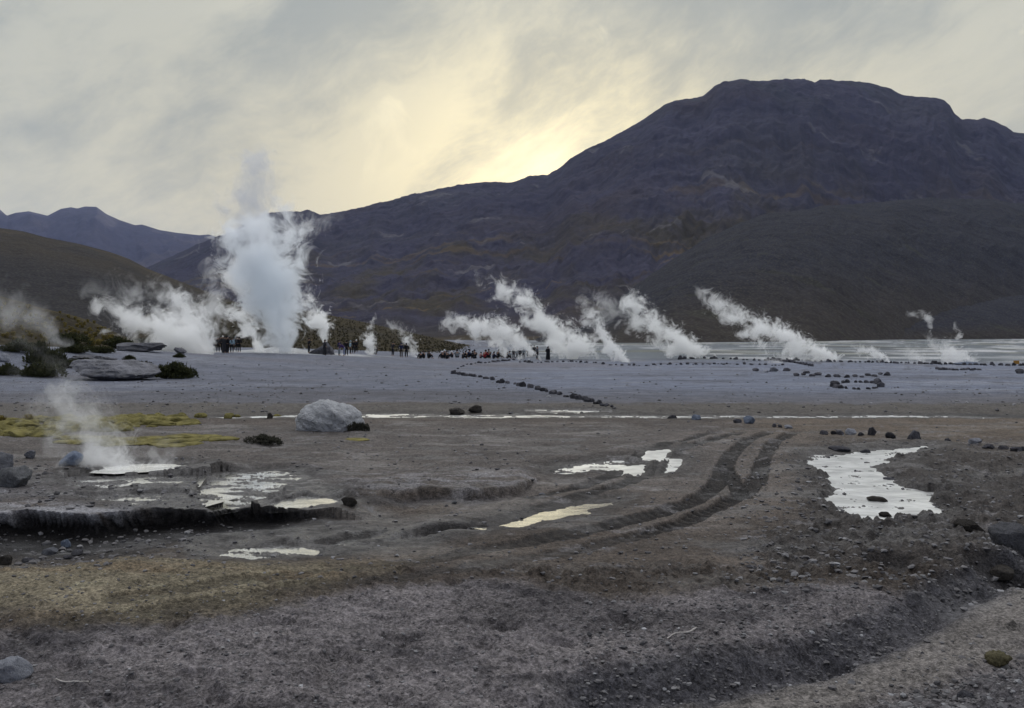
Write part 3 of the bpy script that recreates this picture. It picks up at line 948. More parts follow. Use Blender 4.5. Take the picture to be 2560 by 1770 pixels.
def main_tint(X, Y, Z, S, U, V):
    t = np.zeros(X.shape + (3,)) + np.array((0.074, 0.071, 0.108))
    a = fbm(X * 0.0022, Y * 0.0022, 5, 0.55, 201)
    b = fbm(X * 0.006, Y * 0.003, 5, 0.6, 203)
    t = blend(t, sstep(0.0, 0.5, a) * 0.6, (0.078, 0.062, 0.064))
    t = blend(t, sstep(0.0, 0.45, -a) * 0.7, (0.090, 0.088, 0.108))
    low = sstep(0.70, 0.40, S) * sstep(0.02, 0.15, S)
    t = blend(t, low * sstep(-0.1, 0.35, b) * 0.85, (0.088, 0.074, 0.044))
    t = blend(t, low * sstep(0.22, 0.45, fbm(X * 0.004, Y * 0.011, 5, 0.6, 205)) * 0.75, (0.140, 0.108, 0.056))
    band = fbm(X * 0.0012, Y * 0.008, 4, 0.55, 206)
    t = blend(t, sstep(0.75, 0.3, S) * sstep(0.22, 0.36, band) * 0.75, (0.175, 0.130, 0.066))
    t = blend(t, sstep(0.62, 0.9, S) * sstep(0.0, 0.4, fbm(X * 0.008, Y * 0.002, 5, 0.62, 207)) * 0.7, (0.072, 0.078, 0.090))
    t = blend(t, sstep(0.30, 0.42, fbm(X * 0.007, Y * 0.007, 5, 0.6, 209)) * 0.7, (0.20, 0.19, 0.20))
    t = blend(t, sstep(0.16, 0.0, S) * 0.6, (0.075, 0.066, 0.046))
    return t * 0.58


def dark_tint(X, Y, Z, S, U, V):
    t = np.zeros(X.shape + (3,)) + np.array((0.046, 0.047, 0.058))
    a = fbm(X * 0.006, Y * 0.006, 5, 0.6, 221)
    t = blend(t, sstep(0.1, 0.5, a) * 0.4, (0.060, 0.055, 0.050))
    t = blend(t, sstep(0.05, 0.45, -a) * 0.6, (0.045, 0.044, 0.054))
    t = blend(t, sstep(0.30, 0.03, S) * 0.7, (0.075, 0.061, 0.044))
    t = blend(t, sstep(0.93, 1.0, S) * sstep(1500, 1700, U) * sstep(2450, 2200, U) * 0.55, (0.13, 0.10, 0.055))
    t = blend(t, sstep(0.25, 0.45, fbm(X * 0.012, Y * 0.03, 5, 0.6, 223)) * 0.5, (0.085, 0.085, 0.055))
    return t * 0.58


def scrub_tint(X, Y, Z, S, U, V):
    t = np.zeros(X.shape + (3,)) + np.array((0.085, 0.070, 0.042))
    a = fbm(X * 0.03, Y * 0.03, 5, 0.6, 231)
    t = blend(t, sstep(0.0, 0.4, a) * 0.7, (0.055, 0.048, 0.038))
    t = blend(t, sstep(0.9, 1.0, S) * 0.6, (0.155, 0.125, 0.060))
    return t * 0.50


def left_tint(X, Y, Z, S, U, V):
    t = np.zeros(X.shape + (3,)) + np.array((0.078, 0.064, 0.044))
    a = fbm(X * 0.008, Y * 0.008, 5, 0.6, 241)
    t = blend(t, sstep(0.0, 0.4, a) * 0.7, (0.050, 0.047, 0.046))
    t = blend(t, sstep(0.72, 0.35, S) * 0.75, (0.043, 0.043, 0.048))
    t = blend(t, sstep(0.75, 0.97, S) * sstep(-0.1, 0.4, fbm(X * 0.02, Y * 0.02, 4, 0.6, 243)) * 0.8, (0.125, 0.098, 0.050))
    return t * 0.56


def far_tint(X, Y, Z, S, U, V):
    t = np.zeros(X.shape + (3,)) + np.array((0.080, 0.075, 0.115))
    a = fbm(X * 0.0011, Y * 0.0011, 5, 0.55, 251)
    t = blend(t, sstep(0.1, 0.4, a) * 0.7, (0.15, 0.125, 0.125))
    t = blend(t, sstep(0.0, 0.4, -a) * 0.6, (0.060, 0.062, 0.105))
    return t * 0.52


MAT_FAR = hill_material('far_slope', 0.0025, 40.0, (0.09, 0.08, 0.11), 0.1)
MAT_MAIN = hill_material('volcanic_slope', 0.005, 12.0, (0.075, 0.065, 0.06), 0.15)
MAT_DARK = hill_material('dark_slope', 0.022, 3.0, (0.080, 0.074, 0.060), 0.55)
MAT_SCRUB = hill_material('tussock_slope', 0.09, 1.0, (0.085, 0.072, 0.038), 0.5)


def main_profile(S, U):
    # apron, shoulder and steep upper cone
    return 0.50 * S ** 1.25 + 0.50 * sstep(0.30, 1.02, S) / sstep(0.30, 1.02, np.array(1.0))


hill("far_mountains", FAR_RIDGE, 4200, 6500, 3000, far_tint, MAT_FAR, 1.1, 0.16, 0.0012, 3.0, 140, 301, -5, 0.5)
hill("mountain", MAIN_RIDGE, [(300, 500), (1500, 420), (2560, 900), (4200, 1200)], [(300, 3000), (800, 2800), (1400, 2600), (2000, 2600), (4200, 2600)], 2200, main_tint, MAT_MAIN, 1.5, 0.10, 0.0026, 2.6, 420, 311, -4, 0.45, 7.0, main_profile)
hill("left_hill", LEFT_RIDGE, 330, 900, 500, left_tint, MAT_DARK, 0.95, 0.035, 0.008, 4.0, 220, 321, -3, 0.5, 1.2)
hill("tussock_hill", CENTRE_RIDGE, 128, 260, 120, scrub_tint, MAT_SCRUB, 0.75, 0.05, 0.03, 4.0, 160, 331, -1.6, 0.3, 0.35)
hill("right_hill", RIGHT_RIDGE, [(1340, 300), (1700, 330), (2030, 400), (2300, 560), (2560, 700), (3900, 800)], [(1340, 700), (1700, 1050), (2560, 1500), (3900, 1600)], 700, dark_tint, MAT_DARK, 0.8, 0.06, 0.006, 3.2, 260, 341, -2.5, 0.5, 2.0,
     lambda S, U: 0.45 * S + 0.55 * np.sin(S * np.pi / 2) ** 1.2)
hill("right_spur", SPUR_RIDGE, [(1880, 420), (2200, 520), (2560, 640), (3500, 700)], [(1880, 480), (2560, 820), (3500, 900)], 200, dark_tint, MAT_DARK, 0.8, 0.04, 0.012, 4.0, 100, 351, -2.2, 0.4, 1.2)
hill("near_knoll", KNOLL_RIDGE, 46, 72, 30, scrub_tint, MAT_SCRUB, 0.8, 0.03, 0.08, 4.0, 140, 361, -0.6, 0.2, 0.25)


# ------------------------------------------------------------------ ROCKS
def rock_mesh(name, seed, sub=3, squash=0.7, cuts=7, rough=0.16, freq=2.2, mat=None, elong=1.0):
    r = np.random.default_rng(seed)
    bm = bmesh.new()
    bmesh.ops.create_icosphere(bm, subdivisions=sub, radius=1.0)
    V = np.array([v.co[:] for v in bm.verts])
    for _ in range(cuts):                                   # flat worn faces
        nrm = r.normal(size=3)
        nrm /= np.linalg.norm(nrm)
        d = r.uniform(0.5, 0.86)
        k = V @ nrm
        ex = np.maximum(k - d, 0)
        V -= ex[:, None] * nrm * 0.95
    L = np.linalg.norm(V, axis=1, keepdims=True)
    n = fbm(V[:, 0] * freq + V[:, 2] * 1.3, V[:, 1] * freq - V[:, 2] * 1.7, 4, 0.55, seed % 50)
    n2 = fbm(V[:, 2] * freq * 2.1, (V[:, 0] + V[:, 1]) * freq * 1.6, 4, 0.55, seed % 50 + 5)
    V = V * (1 + rough * n[:, None] + rough * 0.6 * n2[:, None])
    V[:, 0] *= elong
    V[:, 2] *= squash
    lo = -0.38 * squash
    V[:, 2] = np.where(V[:, 2] < lo, lo + (V[:, 2] - lo) * 0.3, V[:, 2])
    V[:, 2] -= lo
    for v, c in zip(bm.verts, V):
        v.co = c
    me = bpy.data.meshes.new(name)
    bm.to_mesh(me)
    bm.free()
    me.polygons.foreach_set('use_smooth', np.ones(len(me.polygons), bool))
    me.materials.append(mat)
    return me


M_DARKROCK = rock_material('basalt', (0.040, 0.040, 0.046), (0.105, 0.102, 0.112), 3.0, 0.05)
M_GREYROCK = rock_material('grey_rock', (0.13, 0.135, 0.15), (0.27, 0.275, 0.30), 2.5, 0.05)
M_PALEROCK = rock_material('pale_tuff', (0.28, 0.287, 0.30), (0.56, 0.565, 0.575), 4.5, 0.2, 0.95)
M_SINTER = rock_material('layered_sinter', (0.10, 0.10, 0.105), (0.235, 0.235, 0.255), 2.2, 0.22, 0.5)
M_BLUEROCK = rock_material('blue_grey_rock', (0.10, 0.125, 0.17), (0.22, 0.25, 0.31), 2.5, 0.05)
M_MUDROCK = rock_material('muddy_clod', (0.035, 0.032, 0.028), (0.085, 0.075, 0.066), 4.0, 0.08)

ROCKS = [rock_mesh("rock", 400 + i, 4 if i < 6 else 3, 0.55 + 0.08 * (i % 4), 13, 0.17, 1.6 + 0.2 * (i % 3), M_DARKROCK, 1.0 + 0.15 * (i % 3)) for i in range(8)]
_mat_variants = {}


def rock_variant(k, mat):
    key = (k, mat.name)
    if key not in _mat_variants:
        if mat is M_DARKROCK:
            _mat_variants[key] = ROCKS[k]
        else:
            me = ROCKS[k].copy()
            me.materials[0] = mat
            _mat_variants[key] = me
    return _mat_variants[key]


def place_rock(u, v, wpx, label, group=None, hk=0.6, mat=None, k=None, name="rock", sink=0.06, cat="rock", rz=None, depth=None):
    p = at(u, v)
    w = wpx / F * p.y * 0.5
    k = random.randrange(8) if k is None else k
    o = bpy.data.objects.new(name, rock_variant(k, mat or M_DARKROCK))
    link(o)
    q = ROCKS[k]
    ex = 1.0 + 0.15 * (k % 3)
    sq = (0.55 + 0.08 * (k % 4)) * 1.25
    y = p.y + (depth or w) * 0.6
    x = p.x * y / p.y
    o.location = (x, y, GZ(x, y) - sink * w * hk * 2)
    o.rotation_euler = (0, 0, random.uniform(-0.5, 0.5) if rz is None else rz)
    o.scale = (w / ex, depth or w * random.uniform(0.75, 1.05), 2 * w * hk / sq)
    return tag(o, label, cat, group)


def along(poly, step, jit=0.25):
    P = np.array(poly, float)
    seg = np.hypot(*(P[1:] - P[:-1]).T)
    cum = np.concatenate([[0], np.cumsum(seg)])
    t = 0.0
    out = []
    while t < cum[-1]:
        out.append((np.interp(t, cum, P[:, 0]), np.interp(t, cum, P[:, 1])))
        t += step * (1 + random.uniform(-jit, jit))
    return out


def build_rocks():
    LA = [(1132, 935), (1158, 938), (1191, 943), (1234, 951), (1251, 958), (1288, 962), (1308, 966), (1334, 973), (1355, 977), (1377, 984), (1397, 987), (1416, 992), (1436, 995), (1464, 1004), (1490, 1010), (1509, 1017), (1533, 1021)]
    for (u, v) in along(LA, 10.5, 0.6):
        place_rock(u + random.uniform(-3, 3), v + random.uniform(-1.5, 1.5), random.uniform(8, 22) * (0.75 + 0.4 * (u - 1132) / 400), "dark rock in the diagonal stone row that comes down to the stream from the bend",
                   "rocks of the diagonal path edge", random.uniform(0.45, 0.7))
    for (u, v) in along([(1130, 934), (1146, 922), (1165, 913), (1190, 909), (1230, 906), (1262, 902), (1290, 900)], 8.5, 0.3):
        place_rock(u, v + random.uniform(-1, 1), random.uniform(6, 12), "small dark stone in the curved row between the bend and the seated visitors", "stones of the curved path edge", random.uniform(0.4, 0.65))
    for (u, v) in along([(1300, 906), (1340, 907), (1400, 905), (1450, 906), (1490, 908), (1510, 912), (1545, 914), (1600, 915), (1660, 912), (1750, 911), (1830, 911), (1900, 913), (1965, 914)], 11, 0.7):
        place_rock(u, v + random.uniform(-0.8, 0.8), random.uniform(4, 12), "small dark stone in the long thin row in front of the middle steam vents", "stones of the long middle row", random.uniform(0.4, 0.65))
    for (u, v) in along([(1700, 899), (1760, 896), (1830, 899), (1900, 902), (1950, 900), (2030, 903), (2100, 905), (2200, 907), (2300, 910), (2400, 912), (2570, 915)], 11, 0.7):
        place_rock(u, v + random.uniform(-0.8, 0.8), random.uniform(5, 15), "dark stone in the far row that borders the wet flats", "stones of the far row", random.uniform(0.4, 0.75))
    for (u, v) in along([(1930, 901), (1960, 904), (1990, 908), (2030, 916)], 7, 0.3):
        place_rock(u, v, random.uniform(8, 15), "dark stone in the short slanting pile joining the middle and far rows", "stones of the slanting pile", 0.55)
    for i, (u, v, w, m, l) in enumerate([(1888, 928, 20, M_DARKROCK, "dark rock, first of the four rocks lying loose on the pale plain"), (1915, 931, 16, M_GREYROCK, "small grey rock low between its larger dark neighbours on the pale plain"),
                                         (1934, 929, 30, M_GREYROCK, "broad grey rock, biggest of the loose four on the pale plain"), (1967, 928, 24, M_DARKROCK, "two-lumped dark rock, last of the loose four on the pale plain")]):
        place_rock(u, v, w, l, "four loose rocks on the plain", 0.4, m)
    row = [(1990, 940, 18), (2008, 938, 14), (2016, 934, 18), (2030, 941, 20), (2044, 939, 24), (2070, 943, 18), (2091, 943, 20), (2117, 944, 18), (2137, 943, 16), (2154, 944, 12), (2170, 940, 18), (2187, 942, 16), (2200, 937, 14), (2217, 939, 22)]
    for (u, v, w) in row:
        place_rock(u, v, w, "dark rock in the straight row of spaced rocks behind the stone ring", "rocks of the straight row", 0.42)
    for i in range(22):
        a = i / 22 * 2 * math.pi + random.uniform(-0.08, 0.08)
        u, v = 2143 + 60 * math.cos(a), 965.5 - 8.5 * math.sin(a)
        place_rock(u, v, random.uniform(9, 22), "dark rock of the oval stone ring on the pale plain", "rocks of the stone ring", random.uniform(0.45, 0.75))
    for (u, v) in along([(2343, 925), (2452, 926)], 9, 0.3):
        place_rock(u, v + random.uniform(-1.5, 1), random.uniform(10, 17), "dark rock in the short tight row below the far right vent", "rocks of the short right row", 0.45)
    place_rock(2549, 934, 24, "dark rock standing alone at the right rim of the pale plain", None, 0.5)

    big = [(2061, 1084, 22, .55, M_DARKROCK, "low dark boulder at the head of the boulder line right of the tracks"),
           (2083, 1084, 16, .6, M_DARKROCK, "smallest round boulder near the head of the boulder line"),
           (2099, 1086, 22, .55, M_DARKROCK, "squat dark boulder touching its small round neighbour in the boulder line"),
           (2128, 1085, 32, .5, M_GREYROCK, "wide grey rounded boulder in the boulder line above the pool"),
           (2152, 1090, 19, .45, M_DARKROCK, "flat little boulder just right of the wide grey one"),
           (2180, 1089, 26, .85, M_DARKROCK, "tall pointed dark boulder standing above the pool"),
           (2227, 1096, 28, .6, M_DARKROCK, "blocky dark boulder between the pointed and the biggest boulder"),
           (2284, 1104, 40, .68, M_DARKROCK, "biggest dark boulder of the line above the pool"),
           (2369, 1111, 22, .6, M_DARKROCK, "lone dark boulder in the gap right of the biggest one"),
           (2436, 1112, 38, .45, M_GREYROCK, "long pale-topped boulder near the right end of the line"),
           (2472, 1122, 34, .3, M_DARKROCK, "flat dark slab lying beside the long pale-topped boulder"),
           (2510, 1123, 28, .35, M_DARKROCK, "low dark slab second from the right end of the boulder line"),
           (2541, 1128, 28, .45, M_DARKROCK, "dark boulder next to the right end of the boulder line"),
           (2562, 1128, 22, .6, M_DARKROCK, "last dark boulder cut by the right rim of the view")]
    for (u, v, w, hk, m, l) in big:
        place_rock(u, v, w, l, "boulder line above the pool", hk, m, name="boulder", cat="boulder")
    trk = [(1680, 1043, 30, .35, M_DARKROCK, "flat dark rock on the near bank of the stream"), (1742, 1049, 27, .5, M_BLUEROCK, "small blue-grey rock left of the bright blue boulder"),
           (1843, 1060, 22, .5, M_DARKROCK, "dark rock leaning on the bright blue-grey boulder"), (1871, 1061, 34, .55, M_BLUEROCK, "bright blue-grey boulder where the tracks begin"),
           (1936, 1069, 15, .6, M_DARKROCK, "first small dark rock at the top of the tracks"), (1950, 1070, 13, .65, M_DARKROCK, "middle small dark rock at the top of the tracks"),
           (1971, 1073, 24, .4, M_GREYROCK, "wider grey rock after two small dark ones at the top of the tracks")]
    for (u, v, w, hk, m, l) in trk:
        place_rock(u, v, w, l, "rocks at the start of the tracks", hk, m)
    pool = [(2146, 1198, 27, .38, M_DARKROCK, "smooth dark stone alone in the middle of the pool"), (2222, 1193, 34, .16, M_DARKROCK, "flat upper stone at the right shore of the pool"),
            (2224, 1205, 34, .24, M_DARKROCK, "flat lower stone at the right shore of the pool"), (2190, 1238, 56, .30, M_MUDROCK, "wide muddy rock islet in the pool"),
            (2214, 1270, 40, .45, M_MUDROCK, "ragged dark clod at the near side of the pool"), (2238, 1278, 26, .3, M_MUDROCK, "smaller clod next to the ragged one in the pool"),
            (2100, 1138, 60, .22, M_DARKROCK, "broad dark rock on the far shore of the pool"), (2164, 1137, 30, .3, M_DARKROCK, "small dark rock on the far shore where the pool narrows")]
    for (u, v, w, hk, m, l) in pool:
        place_rock(u, v, w, l, "rocks in the pool", hk, m, sink=0.10)
    # left bank
    lb = [(178, 1200, 70, .48, M_BLUEROCK, "pillow-shaped blue-grey rock beside the hot pool", 0), (78, 1146, 34, .5, M_GREYROCK, "small grey rock on the left slope above the pillow-shaped one", 2),
          (2, 1190, 96, .6, M_GREYROCK, "upper grey boulder at the left rim of the view", 3), (30, 1254, 110, .5, M_PALEROCK, "lower pale boulder at the left rim of the view", 4),
          (164, 1345, 28, .75, M_BLUEROCK, "blue-grey block leaning under the ledge", 5), (125, 1362, 48, .35, M_GREYROCK, "light flat slab lying below the ledge", 4),
          (195, 1364, 36, .35, M_DARKROCK, "dark slab lying below the ledge", 3), (168, 1374, 26, .45, M_DARKROCK, "small dark rock on the wet floor below the ledge", 6),
          (72, 1388, 40, .4, M_DARKROCK, "dark rubble block at the left end of the wet floor", 7), (14, 1412, 50, .5, M_MUDROCK, "muddy clod at the far left end of the wet floor", 2),
          (870, 1285, 46, .45, M_MUDROCK, "dark lump at the left tip of the lower ledge", 1), (1135, 1262, 18, .4, M_PALEROCK, "small pale stone under the lower ledge", 0),
          (1355, 1240, 20, .4, M_GREYROCK, "small grey stone past the right end of the lower ledge", 5),
          (28, 1706, 100, .55, M_GREYROCK, "angular grey-green rock in the lower left corner", 5), (2418, 1730, 48, .5, M_DARKROCK, "dark rock on the gravel in the lower right corner", 3),
          (2148, 1762, 40, .4, M_DARKROCK, "flat dark rock at the bottom of the dry wash", 6), (675, 1046, 20, .8, M_MUDROCK, "dark knob by the stream left of the white boulder", 4),
          (1190, 1028, 40, .4, M_MUDROCK, "dark muddy hump on the far stream bank, right of two", 2), (1140, 1030, 44, .35, M_MUDROCK, "dark muddy hump on the far stream bank, left of two", 5),
          (10, 905, 34, .55, M_GREYROCK, "grey rock among the bushes at the left rim", 2)]
    for (u, v, w, hk, m, l, k) in lb:
        place_rock(u, v, w, l, None, hk, m, k=k)
    # steep bank block at the right rim
    for (u, v, w, hk, m, l) in ((2530, 1372, 130, .5, M_SINTER, "grey-topped block of bank jutting in at the right rim"), (2500, 1404, 80, .4, M_MUDROCK, "dark clod fallen under the grey-topped bank block"),
                                (2420, 1325, 80, .38, M_MUDROCK, "ragged dark clod left of the grey-topped bank block")):
        place_rock(u, v, w, l, None, hk, m, name="bank_block", cat="rock")

    # white boulder
    me = rock_mesh("boulder", 777, 5, 0.80, 1, 0.16, 1.5, M_PALEROCK, 1.0)
    V = np.empty(len(me.vertices) * 3)
    me.vertices.foreach_get('co', V)
    V = V.reshape(-1, 3)
    V[:, 2] += 0.10 * np.clip(-V[:, 0], -0.3, 1) * np.clip(V[:, 2], 0, 1)
    n = fbm(V[:, 0] * 6 + V[:, 2] * 4, V[:, 1] * 6 - V[:, 2] * 5, 4, 0.6, 70)
    V *= (1 + 0.07 * n)[:, None]
    me.vertices.foreach_set('co', V.ravel())
    p = at(824, 1080)
    o = link(bpy.data.objects.new("boulder", me))
    y = p.y + 0.55
    mx, mz = np.abs(V[:, 0]).max(), V[:, 2].max()
    o.location = (p.x * y / p.y, y, GZ(p.x, y) - 0.05)
    o.scale = (90 / F * p.y / mx, 0.62, 0.02 + 79 / F * p.y / mz)
    tag(o, "large whitish pitted boulder standing alone on the mud flat", "boulder")

    # sinter outcrops behind the bushes
    OUT = []
    for i in range(3):
        me = rock_mesh("rock_outcrop", 820 + i, 5, 0.62, 12, 0.26, 1.7, M_SINTER)
        V = np.empty(len(me.vertices) * 3)
        me.vertices.foreach_get('co', V)
        V = V.reshape(-1, 3)
        st = np.floor(V[:, 2] * 9 + 0.8 * fbm(V[:, 0] * 1.5, V[:, 1] * 1.5, 3, 0.5, 5 + i)) / 9
        V[:, :2] *= (1 + 0.07 * fbm(V[:, 0] * 5, st * 20 + V[:, 1] * 3, 3, 0.6, 9))[:, None]
        V[:, 2] = V[:, 2] * 0.6 + st * 0.4 + 0.03 * fbm(V[:, 0] * 7, V[:, 1] * 7, 3, 0.6, 12)
        V[:, 2] -= V[:, 2].min()
        me.vertices.foreach_set('co', V.ravel())
        OUT.append((me, np.abs(V[:, 0]).max(), V[:, 2].max()))
    for (u, v, w, hk, l, k) in ((284, 952, 246, .21, "long low grey slab with a broken right end in front of the bushes", 0), (238, 912, 150, .14, "smooth grey sinter dome behind the long slab", 1),
                                (348, 880, 130, .17, "rounded grey outcrop under the dark ridge bushes", 2), (450, 884, 36, .42, "small grey knob with a bush on top", 3), (497, 884, 34, .6, "pointed grey rock beside the left visitors", 5)):
        o = place_rock(u, v, w, l, "sinter outcrops left of the plain", hk, M_SINTER, k=k, name="rock_outcrop", cat="rock outcrop", rz=0.15 + k * 0.3, depth=w / F * at(u, v).y * 0.38)
        me, ex, ez = OUT[k % 3]
        o.data = me
        o.scale = (w / F * at(u, v).y * 0.5 / ex, w / F * at(u, v).y * 0.38, w * hk / F * at(u, v).y / ez * 1.08)
    # dark vent mound right of the geyser
    me = rock_mesh("vent_mound", 790, 4, 0.62, 9, 0.30, 2.4, M_DARKROCK)
    V = np.empty(len(me.vertices) * 3)
    me.vertices.foreach_get('co', V)
    V = V.reshape(-1, 3)
    kz = np.clip(V[:, 2] / V[:, 2].max(), 0, 1)
    V[:, :2] *= (1.35 - 0.95 * kz ** 0.8)[:, None]
    V[:, 0] += 0.12 * kz
    me.vertices.foreach_set('co', V.ravel())
    p = at(808, 887)
    o = link(bpy.data.objects.new("vent_mound", me))
    y = p.y + 2.5
    o.location = ((808 - CU) / F * y, y, GZ((808 - CU) / F * y, y) - 0.1)
    o.scale = (1.55, 1.5, 1.55 / V[:, 2].max())
    tag(o, "dark craggy vent mound steaming behind the standing visitors", "vent mound")
    place_rock(2416, 912, 70, "low blue-grey vent cone steaming at the far right", None, .10, M_BLUEROCK, k=2, name="vent_cone", cat="vent cone", depth=2.0)


build_rocks()


def build_gravel():
    """loose stones on the near soil: far too many to count, one object"""
    bm = bmesh.new()
    bmesh.ops.create_icosphere(bm, subdivisions=1, radius=1.0)
    base = np.array([v.co[:] for v in bm.verts])
    fc = np.array([[v.index for v in f.verts] for f in bm.faces])
    bm.free()
    r = np.random.default_rng(5)
    V, T = [], []
    zones = [(2600, (-50, 2610), (1455, 1775), 0.006, 0.016), (1500, (1450, 2450), (1500, 1775), 0.008, 0.022), (1100, (2050, 2610), (1560, 1790), 0.008, 0.026), (1700, (1850, 2600), (1110, 1480), 0.012, 0.036),
             (900, (0, 1900), (1200, 1460), 0.008, 0.026), (500, (-20, 520), (1150, 1400), 0.012, 0.04), (700, (300, 2560), (1045, 1200), 0.012, 0.035), (700, (500, 2560), (900, 1030), 0.02, 0.07), (350, (0, 700), (930, 1030), 0.02, 0.06)]
    k = 0
    for (n, (u0, u1), (v0, v1), a, b) in zones:
        for _ in range(n):
            u, v = r.uniform(u0, u1), r.uniform(v0, v1)
            if 483 < u < 900 and 1184 < v < 1290 and r.random() < 0.5:
                continue
            p = at(u, v)
            if v > 1440 and r.random() < 0.9:
                w1, w2 = seg_dist(np.array([p.x]), np.array([p.y]), WB)[:2], seg_dist(np.array([p.x]), np.array([p.y]), WR)[:2]
                if w1[0][0] * w1[1][0] < -0.15 and w2[0][0] * w2[1][0] > 0.0:
                    continue
            s = a + (b - a) * r.random() ** 3
            Q = base * (1 + 0.25 * r.normal(size=(len(base), 1))) * np.array((s * r.uniform(.8, 1.4), s * r.uniform(.8, 1.2), s * r.uniform(.45, .8)))
            an = r.uniform(0, 6.28)
            c, si = math.cos(an), math.sin(an)
            Q = np.stack([Q[:, 0] * c - Q[:, 1] * si, Q[:, 0] * si + Q[:, 1] * c, Q[:, 2]], -1)
            V.append(Q + np.array((p.x, p.y, GZ(p.x, p.y) + s * 0.15)))
            T.append(fc + k)
            k += len(base)
    me = np_mesh("gravel", np.concatenate(V), np.concatenate(T), False)
    m, N, out = mat_new("gravel_stones")
    rnd = N.n('ShaderNodeNewGeometry').outputs['Random Per Island']
    cr = N.mix(N.mr(rnd, 0.6, 1.0), N.mix(N.mr(rnd, 0.0, 0.6), (0.055, 0.053, 0.056), (0.13, 0.122, 0.122)), (0.22, 0.215, 0.215))
    cr = N.mix(N.mr(rnd, 0.97, 1.0), cr, (0.34, 0.34, 0.35))
    bs = N.n('ShaderNodeBsdfPrincipled', ins={'Base Color': cr, 'Roughness': 0.9})
    N.put(out.inputs[0], bs.outputs[0])
    me.materials.append(m)
    tag(link(bpy.data.objects.new("gravel", me)), kind='stuff')


build_gravel()


# ------------------------------------------------------------------ PLANTS
def blade_cloud(name, n, spread, height, leaf, seed, mat, dome=True, stems=0, up=0.3, flat=1.0):
    """leaf-sized faces filling a low bush, with its stems below"""
    r = np.random.default_rng(seed)
    V, Fc = [], []
    lumps = [(r.uniform(-.62, .62), r.uniform(-.5, .5), r.uniform(.35, .62)) for _ in range(7)]
    cnt = 0
    tries = 0
    while cnt < n and tries < n * 30:
        tries += 1
        lx, ly, lr = lumps[r.integers(len(lumps))]
        d = r.normal(size=3)
        d /= np.linalg.norm(d)
        d[2] = abs(d[2])
        q = lr * r.uniform(.55, 1.0) ** 0.6
        c = np.array((lx + d[0] * q, ly + d[1] * q, d[2] * q * 1.35 * (1.05 - 0.4 * abs(lx))))
        if fbm(np.array([c[0] * 3]), np.array([c[2] * 3 + c[1] * 2]), 2, 0.5, seed)[0] < -0.16:
            continue
        c = c * np.array((spread, spread * flat, height))
        a = r.normal(size=3)
        a[2] = abs(a[2]) + up
        a /= np.linalg.norm(a)
        b = np.cross(a, r.normal(size=3))
        b /= np.linalg.norm(b) + 1e-9
        l = leaf * r.uniform(.6, 1.4)
        w = l * 0.33
        i = len(V)
        V += [c - b * w * .5, c + b * w * .5 + a * l * .15, c + a * l, c - b * w * .8 + a * l * .4]
        Fc.append((i, i + 1, i + 2, i + 3))
        cnt += 1
    me = np_mesh(name, np.array(V), np.array(Fc), False)
    me.materials.append(mat)
    return me


def stem_mesh(name, n, spread, height, seed, mat, thick=0.012):
    r = np.random.default_rng(seed)
    V, Fc = [], []
    for _ in range(n):
        a = np.array((r.uniform(-.3, .3) * spread, r.uniform(-.3, .3) * spread, -0.05))
        b = np.array((r.uniform(-.9, .9) * spread, r.uniform(-.9, .9) * spread, height * r.uniform(.4, .9)))
        i = len(V)
        for k in range(3):
            an = k * 2.094
            V.append(a + thick * np.array((math.cos(an), math.sin(an), 0)))
        for k in range(3):
            an = k * 2.094
            V.append(b + thick * .3 * np.array((math.cos(an), math.sin(an), 0)))
        for k in range(3):
            Fc.append((i + k, i + (k + 1) % 3, i + 3 + (k + 1) % 3, i + 3 + k))
    me = np_mesh(name, np.array(V), np.array(Fc), False)
    me.materials.append(mat)
    return me


def tussock_mesh(name, n, seed, mat, droop=0.7):
    """a bunch of grass: bent tapering blades from one foot"""
    r = np.random.default_rng(seed)
    V, Fc = [], []
    for _ in range(n):
        an = r.uniform(0, 6.283)
        out = r.uniform(0.1, 1.0)
        d = np.array((math.cos(an), math.sin(an), 0))
        sd = np.array((-d[1], d[0], 0))
        f = d * r.uniform(0, .35)
        h = r.uniform(.6, 1.0)
        m = f + d * out * .35 + np.array((0, 0, h * .75))
        t = f + d * out * .9 + np.array((0, 0, h * (1 - droop * out * .55)))
        w = 0.05
        i = len(V)
        V += [f - sd * w, f + sd * w, m + sd * w * .7, m - sd * w * .7, t]
        Fc += [(i, i + 1, i + 2, i + 3), (i + 3, i + 2, i + 4, i + 4)]
    V, T = np.array(V), []
    for q in Fc:
        T.append((q[0], q[1], q[2]))
        if q[3] != q[2]:
            T.append((q[0], q[2], q[3])) if q[3] != q[0] else None
    me = np_mesh(name, V, np.array(T), False)
    me.materials.append(mat)
    return me


M_LEAF = leaf_material('dark_bush_leaves', (0.022, 0.026, 0.014), (0.075, 0.078, 0.036))
M_DRY = leaf_material('dry_bush_leaves', (0.035, 0.036, 0.030), (0.090, 0.086, 0.066))
M_TUSS = leaf_material('tussock_blades', (0.12, 0.095, 0.03), (0.34, 0.28, 0.10), 0.3)
M_TWIG = plain_material('twigs', (0.05, 0.04, 0.03))


def surf_point(u, v, objs):
    """first hit of the photo ray with already built hill meshes, else the ground"""
    d = Vector(((u - CU) / F, 1.0, (HZ - v) / F))
    best = None
    for ob in objs:
        ok, loc, nor, idx = ob.ray_cast(Vector((0, 0, H)), d)
        if ok and (best is None or loc.y < best.y):
            best = loc.copy()
    g = at(u, v) if v > HZ + 4 else None
    if best is None or (g is not None and g.y < best.y and g.y < 2500):
        best = g
    return best


